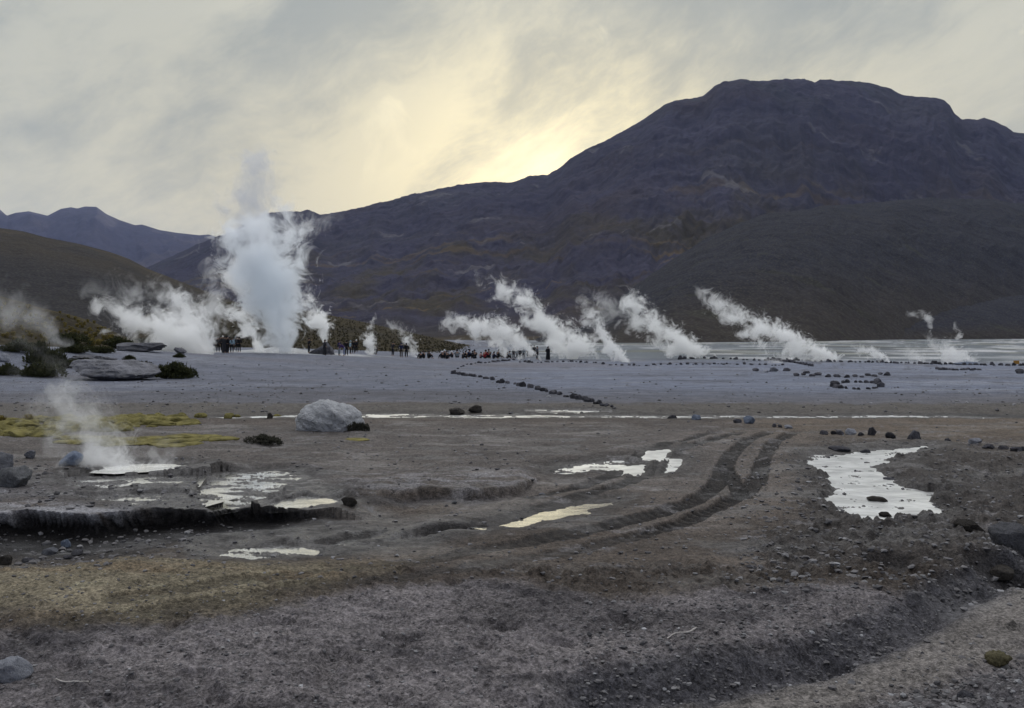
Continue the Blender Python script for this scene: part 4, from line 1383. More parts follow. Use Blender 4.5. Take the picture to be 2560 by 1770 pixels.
def build_plants():
    bushes = [blade_cloud("foliage", 1500, 1.0, 1.0, 0.17, 500 + i, M_LEAF) for i in range(4)]
    dry = blade_cloud("foliage", 1500, 1.0, 1.0, 0.16, 520, M_DRY, up=0.9)
    stems = stem_mesh("stem", 14, 1.0, 0.8, 530, M_TWIG, 0.02)

    def bush(u, v, wpx, hpx, label, k=0, me=None, group="bushes on the left rise", name="bush", y=None, flat=.7):
        p = surf_point(u, v, HILLS) if y is None else Vector(((u - CU) / F * y, y, H + (HZ - v) / F * y))
        e = bpy.data.objects.new(name, None)
        link(e)
        e.location = p
        e.rotation_euler = (0, 0, random.uniform(-.4, .4))
        w = wpx / F * p.y * .5 / 1.05
        e.scale = (w, w * flat, hpx / F * p.y / 1.0)
        tag(e, label, "bush", group)
        link(bpy.data.objects.new("foliage", me or bushes[k % 4]), e)
        link(bpy.data.objects.new("stem", stems), e)

    B = [(172, 862, 92, 30, "long dark bush mass at the foot of the tussock knoll"), (288, 868, 72, 24, "dark bush with paler top behind the sinter dome"),
         (364, 860, 66, 16, "flat dark bush along the top of the rounded outcrop"), (440, 868, 34, 15, "small spiky bush standing against the white steam"), (418, 870, 16, 9, "tiny bush beside the spiky one against the steam"),
         (446, 894, 26, 11, "small round bush alone below the pointed rock"), (352, 926, 76, 28, "dry brown-green bush above the broken end of the long slab"), (432, 946, 84, 40, "big dark green bush right of the long slab"),
         (474, 944, 44, 24, "lower green bush joined to the right of the big one"), (398, 942, 40, 28, "green bush squeezed between the long slab and the big bush"), (176, 920, 46, 24, "dark bush left above the long slab"), (214, 912, 40, 22, "brown-tipped bush on top of the long slab"),
         (112, 942, 110, 38, "wide low green bush left of the long slab"), (14, 938, 52, 28, "dark bush at the left rim below the grey rock"), (140, 916, 50, 46, "tall bush in the drifting steam left of the dome"),
         (92, 908, 66, 52, "hazy bush veiled by steam on the left slope"), (190, 882, 80, 22, "dark bush row in front of the knoll"), (40, 880, 70, 30, "steam-veiled bush at the left under the knoll"), (255, 882, 60, 18, "low bush between the knoll and the sinter dome"), (320, 900, 30, 12, "small dark bush between dome and outcrop")]
    for i, (u, v, w, h, l) in enumerate(B):
        bush(u, v, w * 1.35, h * 1.3, l, i, dry if i in (6, 11) else None)
    bush(670, 1108, 128, 30, "low grey-green dry bush left of the white boulder", 0, dry, None)
    bush(898, 1078, 62, 34, "brown dry twigs growing against the right foot of the white boulder", 0, dry, None)

    T = [tussock_mesh("tussock", 90, 540 + i, M_TUSS) for i in range(3)]

    def tuss(p, w, h, label, group, k=0):
        o = bpy.data.objects.new("tussock", T[k % 3])
        link(o)
        o.location = p
        o.rotation_euler = (0, 0, random.uniform(0, 6))
        o.scale = (w, w, h)
        tag(o, label, "grass tussock", group)

    r = random.Random(3)
    n = 0
    while n < 170:
        u = r.uniform(-20, 290)
        top = np.interp(u, [p[0] for p in KNOLL_RIDGE], [p[1] for p in KNOLL_RIDGE])
        v = top + (r.random() ** 0.8) * (858 - top)
        if v < top + 1:
            continue
        p = surf_point(u, v, [HILLS[0]])
        s = r.uniform(.14, .30)
        tuss(p - Vector((0, 0, .03)), s, s * r.uniform(.9, 1.6), "small yellow grass tussock on the near knoll at the left", "tussocks on the near knoll", n)
        n += 1
    for (u, v, w, h, l) in ((72, 1058, 22, 30, "tall pale grass tussock behind the moss carpet"), (4, 1058, 20, 26, "grass tussock at the left rim behind the moss carpet"), (228, 866, 22, 26, "bright yellow tussock among the dark bushes"), (246, 862, 16, 18, "second yellow tussock right of the bright one among the bushes")):
        p = surf_point(u, v, HILLS)
        tuss(p, w / F * p.y, h / F * p.y, l, None)


HILLS = [bpy.data.objects[n] for n in ("near_knoll", "tussock_hill")]
bpy.context.view_layer.update()
build_plants()


def build_scrub():
    """countless small grass clumps dotted over the middle hill"""
    r = np.random.default_rng(9)
    ob = bpy.data.objects["tussock_hill"]
    V, T = [], []
    k = 0
    for _ in range(3200):
        u = r.uniform(560, 1330)
        top = np.interp(u, [p[0] for p in CENTRE_RIDGE], [p[1] for p in CENTRE_RIDGE])
        v = r.uniform(top + 0.5, 893)
        ok, loc, nor, idx = ob.ray_cast(Vector((0, 0, H)), Vector(((u - CU) / F, 1.0, (HZ - v) / F)))
        if not ok:
            continue
        s = r.uniform(.12, .30)
        pts = []
        for i in range(6):
            a = i * 1.047 + r.uniform(-.3, .3)
            q = s * r.uniform(.7, 1.2)
            pts.append((loc.x + q * math.cos(a), loc.y + q * math.sin(a), loc.z - 0.05))
        pts.append((loc.x + r.uniform(-.1, .1), loc.y, loc.z + s * r.uniform(.8, 1.5)))
        V += pts
        for i in range(6):
            T.append((k + i, k + (i + 1) % 6, k + 6))
        k += 7
    me = np_mesh("scrub", np.array(V), np.array(T), False)
    me.materials.append(leaf_material('scrub_leaves', (0.026, 0.024, 0.015), (0.062, 0.054, 0.030), 0.1))
    tag(link(bpy.data.objects.new("scrub", me)), kind='stuff')


build_scrub()


def build_moss():
    m, N, out = mat_new("cushion_moss")
    pos = N.n('ShaderNodeNewGeometry').outputs['Position']
    n1 = N.noise(pos, 4.0, 5, 0.6).outputs['Fac']
    n2 = N.noise(pos, 40.0, 4, 0.7).outputs['Fac']
    col = N.mix(N.mr(n1, 0.35, 0.65), (0.09, 0.080, 0.028), (0.235, 0.205, 0.075))
    col = N.mix(N.mr(n2, 0.62, 0.75), col, (0.10, 0.075, 0.03))
    bs = N.n('ShaderNodeBsdfPrincipled', ins={'Base Color': col, 'Roughness': 1.0})
    bs.inputs['Specular IOR Level'].default_value = 0.1
    N.put(bs.inputs['Normal'], N.n('ShaderNodeBump', ins={'Height': n2, 'Distance': 0.02, 'Strength': 0.8}).outputs[0])
    N.put(out.inputs[0], bs.outputs[0])

    def lump_mesh(seed):
        return rock_mesh("moss_cushion", seed, 4, 0.62, 2, 0.22, 1.9, m)
    L = [lump_mesh(600 + i) for i in range(5)]
    r = random.Random(12)
    # the joined carpet: nobody could count its swellings
    polys = [[(-60, 1092), (-60, 1050), (60, 1050), (200, 1046), (330, 1042), (430, 1040), (470, 1050), (478, 1060), (430, 1070), (330, 1072), (320, 1084), (200, 1080), (80, 1092)],
             [(130, 1094), (320, 1098), (420, 1093), (480, 1087), (560, 1092), (580, 1096), (500, 1107), (430, 1115), (300, 1113), (180, 1106)]]
    V, T = [], []
    k = 0
    for pi, poly in enumerate(polys):
        n = 170 if pi == 0 else 95
        us, vs_ = [p[0] for p in poly], [p[1] for p in poly]
        c = 0
        while c < n:
            u, v = r.uniform(min(us), max(us)), r.uniform(min(vs_), max(vs_))
            if not inside(np.array([u]), np.array([v]), poly)[0]:
                continue
            p = at(u, v)
            me = L[r.randrange(5)]
            co = np.empty(len(me.vertices) * 3)
            me.vertices.foreach_get('co', co)
            co = co.reshape(-1, 3)
            s = r.uniform(.10, .30) if pi == 0 else r.uniform(.12, .30)
            hz = s * (r.uniform(.55, 1.0) if pi == 0 else r.uniform(.18, .32))
            a = r.uniform(0, 6.28)
            Q = np.stack([(co[:, 0] * math.cos(a) - co[:, 1] * math.sin(a)) * s * 1.15, (co[:, 0] * math.sin(a) + co[:, 1] * math.cos(a)) * s, co[:, 2] * hz], -1) + np.array((p.x, p.y, GZ(p.x, p.y) - hz * .28))
            f = np.empty(len(me.polygons) * 3, np.int32)
            me.polygons.foreach_get('vertices', f)
            V.append(Q)
            T.append(f.reshape(-1, 3) + k)
            k += len(Q)
            c += 1
    me = np_mesh("moss", np.concatenate(V), np.concatenate(T))
    me.materials.append(m)
    tag(link(bpy.data.objects.new("moss", me)), kind='stuff')
    single = [(345, 1038, 16, "round moss cushion, leftmost of the small ones along the stream"), (392, 1039, 18, "moss cushion behind the carpet's top corner"), (450, 1040, 22, "dark-shaded moss cushion near the stream left of the pale one"),
              (495, 1045, 34, "largest lone moss cushion by the stream"), (568, 1036, 26, "moss cushion on the far stream bank, left of a pair"), (590, 1036, 18, "small moss cushion, right one of the pair on the stream bank"), (690, 1034, 20, "small yellow moss cushion nearest the white boulder"),
              (478, 1058, 30, "moss cushion at the right tip of the carpet"), (566, 1047, 22, "low moss cushion on the near stream bank"), (880, 1103, 72, "flat yellow-green moss pad on the mud below the white boulder")]
    for i, (u, v, w, l) in enumerate(single):
        p = at(u, v)
        o = link(bpy.data.objects.new("moss_cushion", L[i % 5]))
        s = w / F * p.y * .5
        hz = s * (.95 if w < 60 else .14)
        o.location = (p.x, p.y + s, GZ(p.x, p.y + s) - hz * .15)
        o.scale = (s, s * .9, hz)
        tag(o, l, "moss cushion", "moss cushions by the stream" if w < 60 else None)
    # mossy clod at the right rim
    o = link(bpy.data.objects.new("mossy_clod", L[2].copy()))
    me = rock_mesh("mossy_clod", 640, 4, 0.7, 3, 0.4, 3.0, plain_material('dry_moss', (0.085, 0.075, 0.042), 1.0, 0.5, 9.0))
    o.data = me
    p = at(2512, 1612)
    o.location = (p.x, p.y + .07, GZ(p.x, p.y + .07) - 0.01)
    o.scale = (.085, .075, .085)
    tag(o, "brown mossy clod on the gravel at the right rim", "moss clod")


build_moss()


# ------------------------------------------------------------------ PEOPLE
M_CLOTH = cloth_material()
M_SKIN = plain_material('skin', (0.32, 0.19, 0.13), 0.6, 0.1)
M_BOOT = plain_material('boots', (0.03, 0.028, 0.026), 0.7, 0.2)


def skin_mesh(name, chains, mat, sub=1):
    """grow one continuous surface round connected joints; chains = lists of (key, (x, y, z), radius)"""
    keys, V, R, E = {}, [], [], []
    for ch in chains:
        prev = None
        for (k, p, r) in ch:
            if k not in keys:
                keys[k] = len(V)
                V.append(p)
                R.append(r)
            if prev is not None:
                E.append((prev, keys[k]))
            prev = keys[k]
    me = bpy.data.meshes.new(name)
    me.from_pydata(V, E, [])
    o = bpy.data.objects.new(name, me)
    COL.objects.link(o)
    o.modifiers.new("skin", 'SKIN')
    if not me.skin_vertices:
        bpy.context.view_layer.objects.active = o
    if me.skin_vertices:
        for i, r in enumerate(R):
            me.skin_vertices[0].data[i].radius = r if isinstance(r, tuple) else (r, r)
            me.skin_vertices[0].data[i].use_root = (i == 0)
    s = o.modifiers.new("smooth", 'SUBSURF')
    s.levels = s.render_levels = sub
    bpy.context.view_layer.update()
    dg = bpy.context.evaluated_depsgraph_get()
    out = bpy.data.meshes.new_from_object(o.evaluated_get(dg))
    bpy.data.objects.remove(o)
    out.name = name
    out.polygons.foreach_set('use_smooth', np.ones(len(out.polygons), bool))
    out.materials.clear()
    out.materials.append(mat)
    return out


def lerp3(a, b, t):
    return tuple(a[i] + (b[i] - a[i]) * t for i in range(3))


def hand_chains(tag_, wrist, elbow):
    w, e = Vector(wrist), Vector(elbow)
    d = (w - e).normalized()
    s = d.cross(Vector((0, 1, 0.2)))
    s = s.normalized() if s.length > 1e-3 else Vector((1, 0, 0))
    n = d.cross(s)
    palm = w + d * 0.05
    ch = [[(tag_ + 'wr', tuple(w), 0.026), (tag_ + 'pa', tuple(palm), (0.036, 0.018))]]
    for i, (off, ln) in enumerate(((-.027, .066), (-.009, .075), (.009, .07), (.026, .055))):
        a = palm + s * off + d * .035
        b = a + d * ln * .5 + n * .012
        c = b + d * ln * .4 + n * .03
        ch.append([(tag_ + 'pa', tuple(palm), 0.03), (f'{tag_}f{i}a', tuple(a), 0.010), (f'{tag_}f{i}b', tuple(b), 0.009), (f'{tag_}f{i}c', tuple(c), 0.008)])
    t1 = palm - s * .035 + d * .0
    ch.append([(tag_ + 'pa', tuple(palm), 0.03), (tag_ + 't1', tuple(t1), 0.012), (tag_ + 't2', tuple(t1 - s * .02 + d * .035), 0.010)])
    return ch


def make_pose(J):
    """body, jacket and trousers meshes for one pose; J = joints in metres, the figure faces -Y"""
    pel, ch, nk, hd = J['pelvis'], J['chest'], J['neck'], J['head']
    body = [[('pel', pel, (0.13, 0.10)), ('wst', lerp3(pel, ch, .45), (0.125, 0.10)), ('cst', ch, (0.15, 0.11)), ('nk', nk, 0.052), ('jaw', lerp3(nk, hd, .55), (0.07, 0.08)), ('hd', hd, (0.078, 0.095)),
             ('top', (hd[0], hd[1] + .01, hd[2] + .10), (0.05, 0.062))],
            [('jaw', lerp3(nk, hd, .55), 0.07), ('nose', (hd[0] + J.get('look', (0, -1))[0] * .105, hd[1] + J.get('look', (0, -1))[1] * .105, hd[2] - .012), 0.016)]]
    jk = [[('pel', (pel[0], pel[1], pel[2] - .02), (0.165, 0.135)), ('wst', lerp3(pel, ch, .45), (0.165, 0.135)), ('cst', ch, (0.19, 0.145)), ('col', lerp3(ch, nk, .8), (0.095, 0.09))]]
    tr = [[('pel', pel, (0.15, 0.12)), ('wst', lerp3(pel, ch, .3), (0.14, 0.11))]]
    for s in ('l', 'r'):
        sh, el, wr = J['sh' + s], J['el' + s], J['wr' + s]
        body.append([('cst', ch, 0.14), (s + 'sh', sh, 0.06), (s + 'el', el, 0.042), (s + 'wr', wr, 0.028)])
        body += [[(k if k != s + 'wr' else s + 'wr', p, r) for (k, p, r) in c] for c in hand_chains(s, wr, el)]
        jk.append([('cst', ch, 0.18), (s + 'sh', sh, 0.082), (s + 'el', el, 0.066), (s + 'cu', lerp3(el, wr, .92), 0.05)])
        hp, kn, an = J['hp' + s], J['kn' + s], J['an' + s]
        lk = J.get('toe' + s, (0, -1))
        toe = (an[0] + lk[0] * .15, an[1] + lk[1] * .15, an[2] - .045)
        body.append([('pel', pel, 0.12), (s + 'hp', hp, 0.085), (s + 'kn', kn, 0.058), (s + 'an', an, 0.042), (s + 'to', toe, (0.042, 0.032))])
        tr.append([('pel', pel, 0.14), (s + 'hp', hp, 0.105), (s + 'kn', kn, 0.078), (s + 'cf', lerp3(kn, an, .93), 0.062)])
    return skin_mesh("body", body, M_SKIN), skin_mesh("jacket", jk, M_CLOTH), skin_mesh("trousers", tr, M_CLOTH)


def mir(d):
    out = dict(d)
    for k, p in d.items():
        if k.endswith('l') and k[:2] in ('sh', 'el', 'wr', 'hp', 'kn', 'an'):
            out.setdefault(k[:-1] + 'r', (-p[0], p[1], p[2]))
    return out


STAND = mir(dict(pelvis=(0, 0, .93), chest=(0, .01, 1.30), neck=(0, 0, 1.48), head=(0, -.02, 1.62), shl=(.19, .01, 1.40), ell=(.25, .05, 1.12), wrl=(.22, -.04, .90), hpl=(.10, 0, .88), knl=(.11, -.02, .49), anl=(.12, .02, .09)))
PHOTO = mir(dict(STAND, ell=(.27, -.12, 1.20), wrl=(.08, -.30, 1.46), elr=(-.27, -.12, 1.20), wrr=(-.08, -.30, 1.46)))
POCKET = mir(dict(STAND, ell=(.30, .08, 1.13), wrl=(.20, -.08, 1.00), elr=(-.30, .08, 1.13), wrr=(-.20, -.08, 1.00)))
WALK = dict(STAND, knl=(.10, -.16, .52), anl=(.10, -.22, .09), knr=(-.10, .04, .48), anr=(-.10, .30, .14), ell=(.25, .14, 1.14), wrl=(.22, .16, .92), elr=(-.25, -.04, 1.12), wrr=(-.22, -.20, .95))
SIT = mir(dict(pelvis=(0, .05, .13), chest=(0, .02, .50), neck=(0, -.04, .67), head=(0, -.07, .80), shl=(.19, .01, .59), ell=(.27, -.18, .42), wrl=(.12, -.36, .46), hpl=(.10, .02, .14), knl=(.15, -.36, .46), anl=(.13, -.52, .09)))
CROUCH = dict(pelvis=(0, .10, .38), chest=(0, -.10, .70), neck=(0, -.18, .86), head=(0, -.24, .98), shl=(.19, -.12, .80), ell=(.26, -.30, .60), wrl=(.14, -.46, .66), shr=(-.19, -.12, .80), elr=(-.26, -.30, .60), wrr=(-.10, -.46, .66),
              hpl=(.11, .06, .36), knl=(.15, -.30, .48), anl=(.13, -.12, .09), hpr=(-.11, .06, .36), knr=(-.14, -.14, .12), anr=(-.12, .26, .12))
BEND = dict(STAND, chest=(0, -.28, 1.16), neck=(0, -.42, 1.24), head=(0, -.54, 1.28), shl=(.19, -.30, 1.24), ell=(.24, -.42, .98), wrl=(.14, -.56, .84), shr=(-.19, -.30, 1.24), elr=(-.24, -.42, .98), wrr=(-.12, -.56, .84), pelvis=(0, .06, .90), hpl=(.10, .05, .87), hpr=(-.10, .05, .87))


def hat_mesh(kind):
    bm = bmesh.new()
    bmesh.ops.create_uvsphere(bm, u_segments=14, v_segments=9, radius=1)
    for v in bm.verts:
        z = v.co.z
        if z < -.05:
            v.co.z = -.05 - (abs(z) - .05) * .12
            k = 1.02 if kind != 'brim' else 1.0
            v.co.x *= k
            v.co.y *= k
        if kind == 'hood' and v.co.y > 0:
            v.co.z -= .8 * v.co.y
    bm.transform(Matrix.Diagonal((.105, .125, .125, 1)))
    if kind == 'bobble':
        bmesh.ops.create_icosphere(bm, subdivisions=2, radius=.035, matrix=Matrix.Translation((0, 0, .15)))
    me = bpy.data.meshes.new("hat")
    bm.to_mesh(me)
    bm.free()
    me.polygons.foreach_set('use_smooth', np.ones(len(me.polygons), bool))
    me.materials.append(M_CLOTH)
    return me


def coat_mesh():
    bm = bmesh.new()
    prof = [(.30, .10), (.29, .35), (.26, .70), (.23, 1.0), (.25, 1.25), (.22, 1.40), (.12, 1.48)]
    rings = []
    for j, (r, z) in enumerate(prof):
        rings.append([bm.verts.new((r * math.cos(a) * (1 + .05 * math.sin(5 * a + j)), r * .72 * math.sin(a) * (1 + .05 * math.cos(4 * a)), z)) for a in [i * math.pi / 10 for i in range(20)]])
    for a, b in zip(rings[:-1], rings[1:]):
        for i in range(20):
            bm.faces.new((a[i], a[(i + 1) % 20], b[(i + 1) % 20], b[i]))
    me = bpy.data.meshes.new("long_coat")
    bm.to_mesh(me)
    bm.free()
    me.polygons.foreach_set('use_smooth', np.ones(len(me.polygons), bool))
    me.materials.append(M_CLOTH)
    return me


BLK, DRK, NAV, PUR = (.012, .012, .014), (.028, .028, .032), (.018, .024, .060), (.055, .030, .120)
LBL, GRY, GRN, RED, PNK, WHT = (.30, .42, .50), (.22, .25, .27), (.020, .032, .024), (.25, .02, .025), (.34, .20, .20), (.75, .75, .74)
JNS, BRN = (.20, .23, .34), (.05, .038, .03)


def build_people():
    poses = {k: make_pose(j) for k, j in (('stand', STAND), ('photo', PHOTO), ('pocket', POCKET), ('walk', WALK), ('sit', SIT), ('crouch', CROUCH), ('bend', BEND))}
    heads = dict(stand=STAND, photo=PHOTO, pocket=POCKET, walk=WALK, sit=SIT, crouch=CROUCH, bend=BEND)
    hats = {k: hat_mesh(k) for k in ('beanie', 'hood', 'bobble')}
    coat = coat_mesh()

    def person(u, v, pose, jc, tc, label, group, hat=('beanie', BLK), rz=0.0, k=1.0, long=False, y=None):
        p = at(u, v)
        e = link(bpy.data.objects.new("person", None))
        e.location = (p.x, p.y, GZ(p.x, p.y))
        if y is not None:
            e.location = ((u - CU) / F * y, y, H + (HZ - v) / F * y)
        e.rotation_euler = (0, 0, rz)
        e.scale = (k, k, k)
        tag(e, label, "person", group)
        b, j, t = poses[pose]
        link(bpy.data.objects.new("body", b), e)
        oj = link(bpy.data.objects.new("jacket", j), e)
        oj.color = (*jc, 1)
        ot = link(bpy.data.objects.new("trousers", t), e)
        ot.color = (*tc, 1)
        if hat:
            h = link(bpy.data.objects.new("hat", hats[hat[0]]), e)
            hd = heads[pose]['head']
            h.location = (hd[0], hd[1] + .01, hd[2] + .015)
            h.color = (*hat[1], 1)
        if long:
            c = link(bpy.data.objects.new("long_coat", coat), e)
            c.color = (*jc, 1)

    g = "visitors in the crowd left of the geyser"
    pi = math.pi
    P = [(512, 882, 'photo', BLK, BLK, "person all in black raising both arms at the left end of the left crowd", g, ('beanie', BLK), pi),
         (525, 883, 'stand', PUR, JNS, "person in purple jacket and light jeans in the left crowd", g, ('beanie', DRK), pi),
         (533, 882, 'pocket', GRN, NAV, "person in dark green jacket right beside the light jeans", g, ('hood', GRN), pi * .9),
         (545, 881, 'stand', DRK, BLK, "person in charcoal jacket left of the tall middle ones in the crowd", g, ('beanie', BLK), pi * 1.1),
         (551, 878, 'photo', BLK, BLK, "tall person in black behind the charcoal jacket", g, ('hood', BLK), pi, 1.05),
         (557, 876, 'stand', DRK, DRK, "person with a pale cap at the back of the left crowd", g, ('bobble', WHT), pi, 1.04),
         (562, 884, 'stand', DRK, BLK, "person in a long charcoal coat at the front of the left crowd", g, ('beanie', BLK), pi, 1.04, True),
         (567, 884, 'walk', BLK, BLK, "person in black with legs apart at the front of the left crowd", g, ('hood', BLK), pi * .8, 1.06),
         (574, 882, 'pocket', BLK, BLK, "person in black just left of the light blue jacket", g, ('hood', BLK), pi),
         (580, 882, 'stand', LBL, BLK, "person in a light blue jacket in the left crowd", g, ('beanie', DRK), pi * 1.15, .95),
         (505, 881, 'pocket', DRK, BLK, "person in charcoal with a hood, leftmost of the left crowd", g, ('hood', DRK), pi * 1.2, .95),
         (540, 879, 'stand', BLK, BLK, "person in black half hidden behind the dark green jacket", g, ('beanie', DRK), pi, .95),
         (569, 878, 'stand', NAV, BLK, "person in navy at the back between two in black", g, ('bobble', NAV), pi * .9, 1.02),
         (593, 880, 'stand', DRK, BLK, "person in charcoal between the grey jacket and the hooded one in black", g, ('beanie', BLK), pi),
         (588, 877, 'stand', GRY, BLK, "person in a grey jacket near the right end of the left crowd", g, ('hood', GRY), pi),
         (598, 881, 'pocket', BLK, BLK, "hooded person in black at the right end of the left crowd", g, ('hood', BLK), pi * 1.2)]
    g = "visitors between the geyser and the small vents"
    P += [(772, 884, 'photo', BLK, BLK, "person in black holding a camera up, alone right of the geyser", g, ('beanie', BLK), pi * .7),
          (812, 889, 'pocket', DRK, DRK, "person in charcoal standing alone in front of the dark vent mound", g, ('hood', DRK), pi * .6, 1.0, True),
          (848, 889, 'stand', NAV, GRY, "person in navy jacket and grey trousers at the left of the five-strong group", g, ('beanie', DRK), pi * .4),
          (860, 890, 'bend', PUR, JNS, "person in purple jacket and light trousers bending forward", g, ('beanie', PUR), pi * -.4),
          (866, 889, 'stand', BLK, BLK, "person in black standing behind the bending one", g, ('hood', BLK), pi),
          (876, 885, 'stand', LBL, BLK, "person in a light blue hooded jacket beside two in black", g, ('hood', LBL), pi * .5, .95),
          (884, 884, 'pocket', BLK, BLK, "person in black right beside the light blue hood", g, ('beanie', BLK), pi),
          (891, 881, 'stand', BLK, BLK, "person in black with a white bobble hat", g, ('bobble', WHT), pi * .9),
          (937, 887, 'crouch', BLK, BLK, "person in black crouching at the small steam column", g, ('beanie', BLK), pi * .5),
          (982, 890, 'photo', DRK, DRK, "person in charcoal jacket with one elbow out, alone before the wispy vent", g, ('beanie', DRK), pi * .8),
          (1003, 894, 'pocket', NAV, BRN, "person in navy jacket, left one of a close pair", g, ('hood', NAV), pi * .9),
          (1016, 894, 'pocket', BLK, BLK, "person in black, right one of a close pair by the steam", g, ('hood', BLK), pi * 1.1)]
    g = "visitors sitting along the terrace rim"
    S = [(1049, BLK, 'hood', "hooded person in black sitting at the left end of the terrace rim"), (1060, DRK, 'beanie', "person bent low sitting between two hooded ones"), (1071, DRK, 'hood', "hooded person in charcoal, third sitter from the left"),
         (1104, BLK, 'W', "person in black with a white hat, left of the pair of white hats"), (1110, BLK, 'W', "person in black with a white hat, right of the pair of white hats"), (1117, DRK, 'beanie', "person in charcoal sitting right against the white-hatted pair"),
         (1132, BLK, 'W', "lone sitter in black with a white cap"), (1145, GRY, 'hood', "sitter in grey next to the lone white cap"), (1157, DRK, 'beanie', "person in charcoal sitting first in the packed row"), (1164, BLK, 'beanie', "person in black sitting second in the packed row"),
         (1174, NAV, 'beanie', "person in navy sitting in the packed row"), (1181, BLK, 'hood', "hooded person in black right of the navy sitter"), (1189, DRK, 'beanie', "person in charcoal ending the packed row"),
         (1202, PNK, 'beanie', "sitter in a pale pink jacket"), (1211, RED, 'beanie', "sitter in a bright red jacket"), (1221, BLK, 'beanie', "person in black sitting right of the red jacket"), (1234, NAV, 'hood', "hooded person in navy sitting with knees drawn up"),
         (1245, BLK, 'beanie', "sitter in black left of the taller standing visitor"), (1268, DRK, 'hood', "person in charcoal sitting right of the taller standing visitor"), (1276, GRY, 'beanie', "sitter in grey at the edge of the slanting steam")]
    P += [(u + random.uniform(-2.5, 2.5), 897 + (0 if u < 1090 else random.uniform(-2.5, 1.0)), 'sit', c, BLK if c is not BLK else DRK, l, g, ('bobble', WHT) if h == 'W' else (h, BLK if c is not DRK else DRK), pi * random.uniform(.3, 1.7), random.uniform(.92, 1.32)) for (u, c, h, l) in S]
    g = "visitors in the slanting steam"
    P += [(1256, 896, 'pocket', BLK, BLK, "taller person in black standing behind the sitters", g, ('hood', BLK), 0.2, .8),
          (1284, 897, 'stand', DRK, BLK, "person in charcoal at the left edge of the slanting steam", g, ('beanie', BLK), pi, .78),
          (1292, 898, 'walk', GRY, BLK, "person in grey with dark trousers walking in the slanting steam", g, ('beanie', DRK), pi * .6, .78),
          (1300, 898, 'stand', DRK, BLK, "person standing in the thick of the slanting steam", g, ('hood', DRK), pi, .78),
          (1309, 898, 'pocket', GRY, DRK, "person in grey right of the middle of the steam foot", g, ('beanie', BLK), pi, .78),
          (1321, 892, 'stand', BLK, BLK, "person in black whose head shows above the steam, left of three", g, ('beanie', BLK), pi, .95),
          (1328, 892, 'photo', BLK, BLK, "person in black raising a camera above the steam", g, ('beanie', BLK), pi, .95),
          (1336, 892, 'stand', BLK, BLK, "person in black above the steam just left of the checked jacket", g, ('beanie', BLK), pi, .95),
          (1343, 899, 'stand', (.12, .125, .14), BLK, "person in grey checked jacket standing right of the steam foot", g, ('beanie', BLK), pi * .7, .98),
          (1370, 901, 'pocket', BLK, BLK, "person in a long black hooded coat standing apart at the right", None, ('hood', BLK), pi * .8, 1.0, True)]
    for a in P:
        person(*a)


build_people()


def build_small_things():
    # orange marker on the far row
    p = at(2541, 913)
    o = bpy.data.objects.new("marker_sign", None)
    link(o)
    o.location = (p.x, p.y, GZ(p.x, p.y))
    tag(o, "small orange marker board among the stones of the far row", "sign")
    bm = bmesh.new()
    bmesh.ops.create_cube(bm, size=1)
    bm.transform(Matrix.Translation((0, 0, .30)) @ Matrix.Diagonal((.62, .03, .36, 1)))
    bmesh.ops.bevel(bm, geom=bm.edges[:], offset=.01, segments=2, affect='EDGES')
    me = bpy.data.meshes.new("board")
    bm.to_mesh(me)
    bm.free()
    me.materials.append(plain_material('orange_paint', (.42, .22, .05), .7, .2))
    link(bpy.data.objects.new("board", me), o)
    for sx in (-.24, .24):
        bm = bmesh.new()
        bmesh.ops.create_cone(bm, cap_ends=True, segments=10, radius1=.025, radius2=.022, depth=.5, matrix=Matrix.Translation((sx, .035, .2)))
        me = bpy.data.meshes.new("leg")
        bm.to_mesh(me)
        bm.free()
        me.materials.append(M_TWIG)
        link(bpy.data.objects.new("leg", me), o)
    # bleached curved twigs on the dirt
    for (pts, rad, lab) in (([(1668, 1594), (1690, 1588), (1722, 1590), (1737, 1580), (1742, 1570)], .006, "pale curved stick lying on the dirt left of the dry wash"),
                            ([(140, 1706), (158, 1716), (190, 1719), (222, 1718)], .0045, "thin bleached twig on the dirt in the lower left")):
        bm = bmesh.new()
        C = [at(u, v) for u, v in pts]
        C = [Vector((c.x, c.y, GZ(c.x, c.y) + rad * 1.6)) for i, c in enumerate(C)]
        for _ in range(2):                                  # round the bends
            C = [C[0]] + [q for a, b in zip(C[:-1], C[1:]) for q in (a.lerp(b, .25), a.lerp(b, .75))] + [C[-1]]
        fine = []
        for i in range((len(C) - 1) * 5 + 1):
            t = i / 5
            k = min(int(t), len(C) - 2)
            fine.append(C[k].lerp(C[k + 1], t - k))
        rings = []
        for i, c in enumerate(fine):
            d = (fine[min(i + 1, len(fine) - 1)] - fine[max(i - 1, 0)]).normalized()
            s = d.cross(Vector((0, 0, 1))).normalized()
            n = d.cross(s)
            rr = rad * (1.1 - .6 * abs(i / len(fine) - .6)) * (1 + .12 * math.sin(i * .31))
            rings.append([bm.verts.new(c + (s * math.cos(a) + n * math.sin(a)) * rr) for a in [j * math.pi / 3 for j in range(6)]])
        for a, b in zip(rings[:-1], rings[1:]):
            for i in range(6):
                bm.faces.new((a[i], a[(i + 1) % 6], b[(i + 1) % 6], b[i]))
        bm.faces.new(rings[0])
        bm.faces.new(rings[-1])
        me = bpy.data.meshes.new("stick")
        bm.to_mesh(me)
        bm.free()
        me.polygons.foreach_set('use_smooth', np.ones(len(me.polygons), bool))
        me.materials.append(plain_material('bleached_wood', (.42, .39, .36), .8, .25, 60))
        tag(link(bpy.data.objects.new("stick", me)), lab, "stick")


build_small_things()


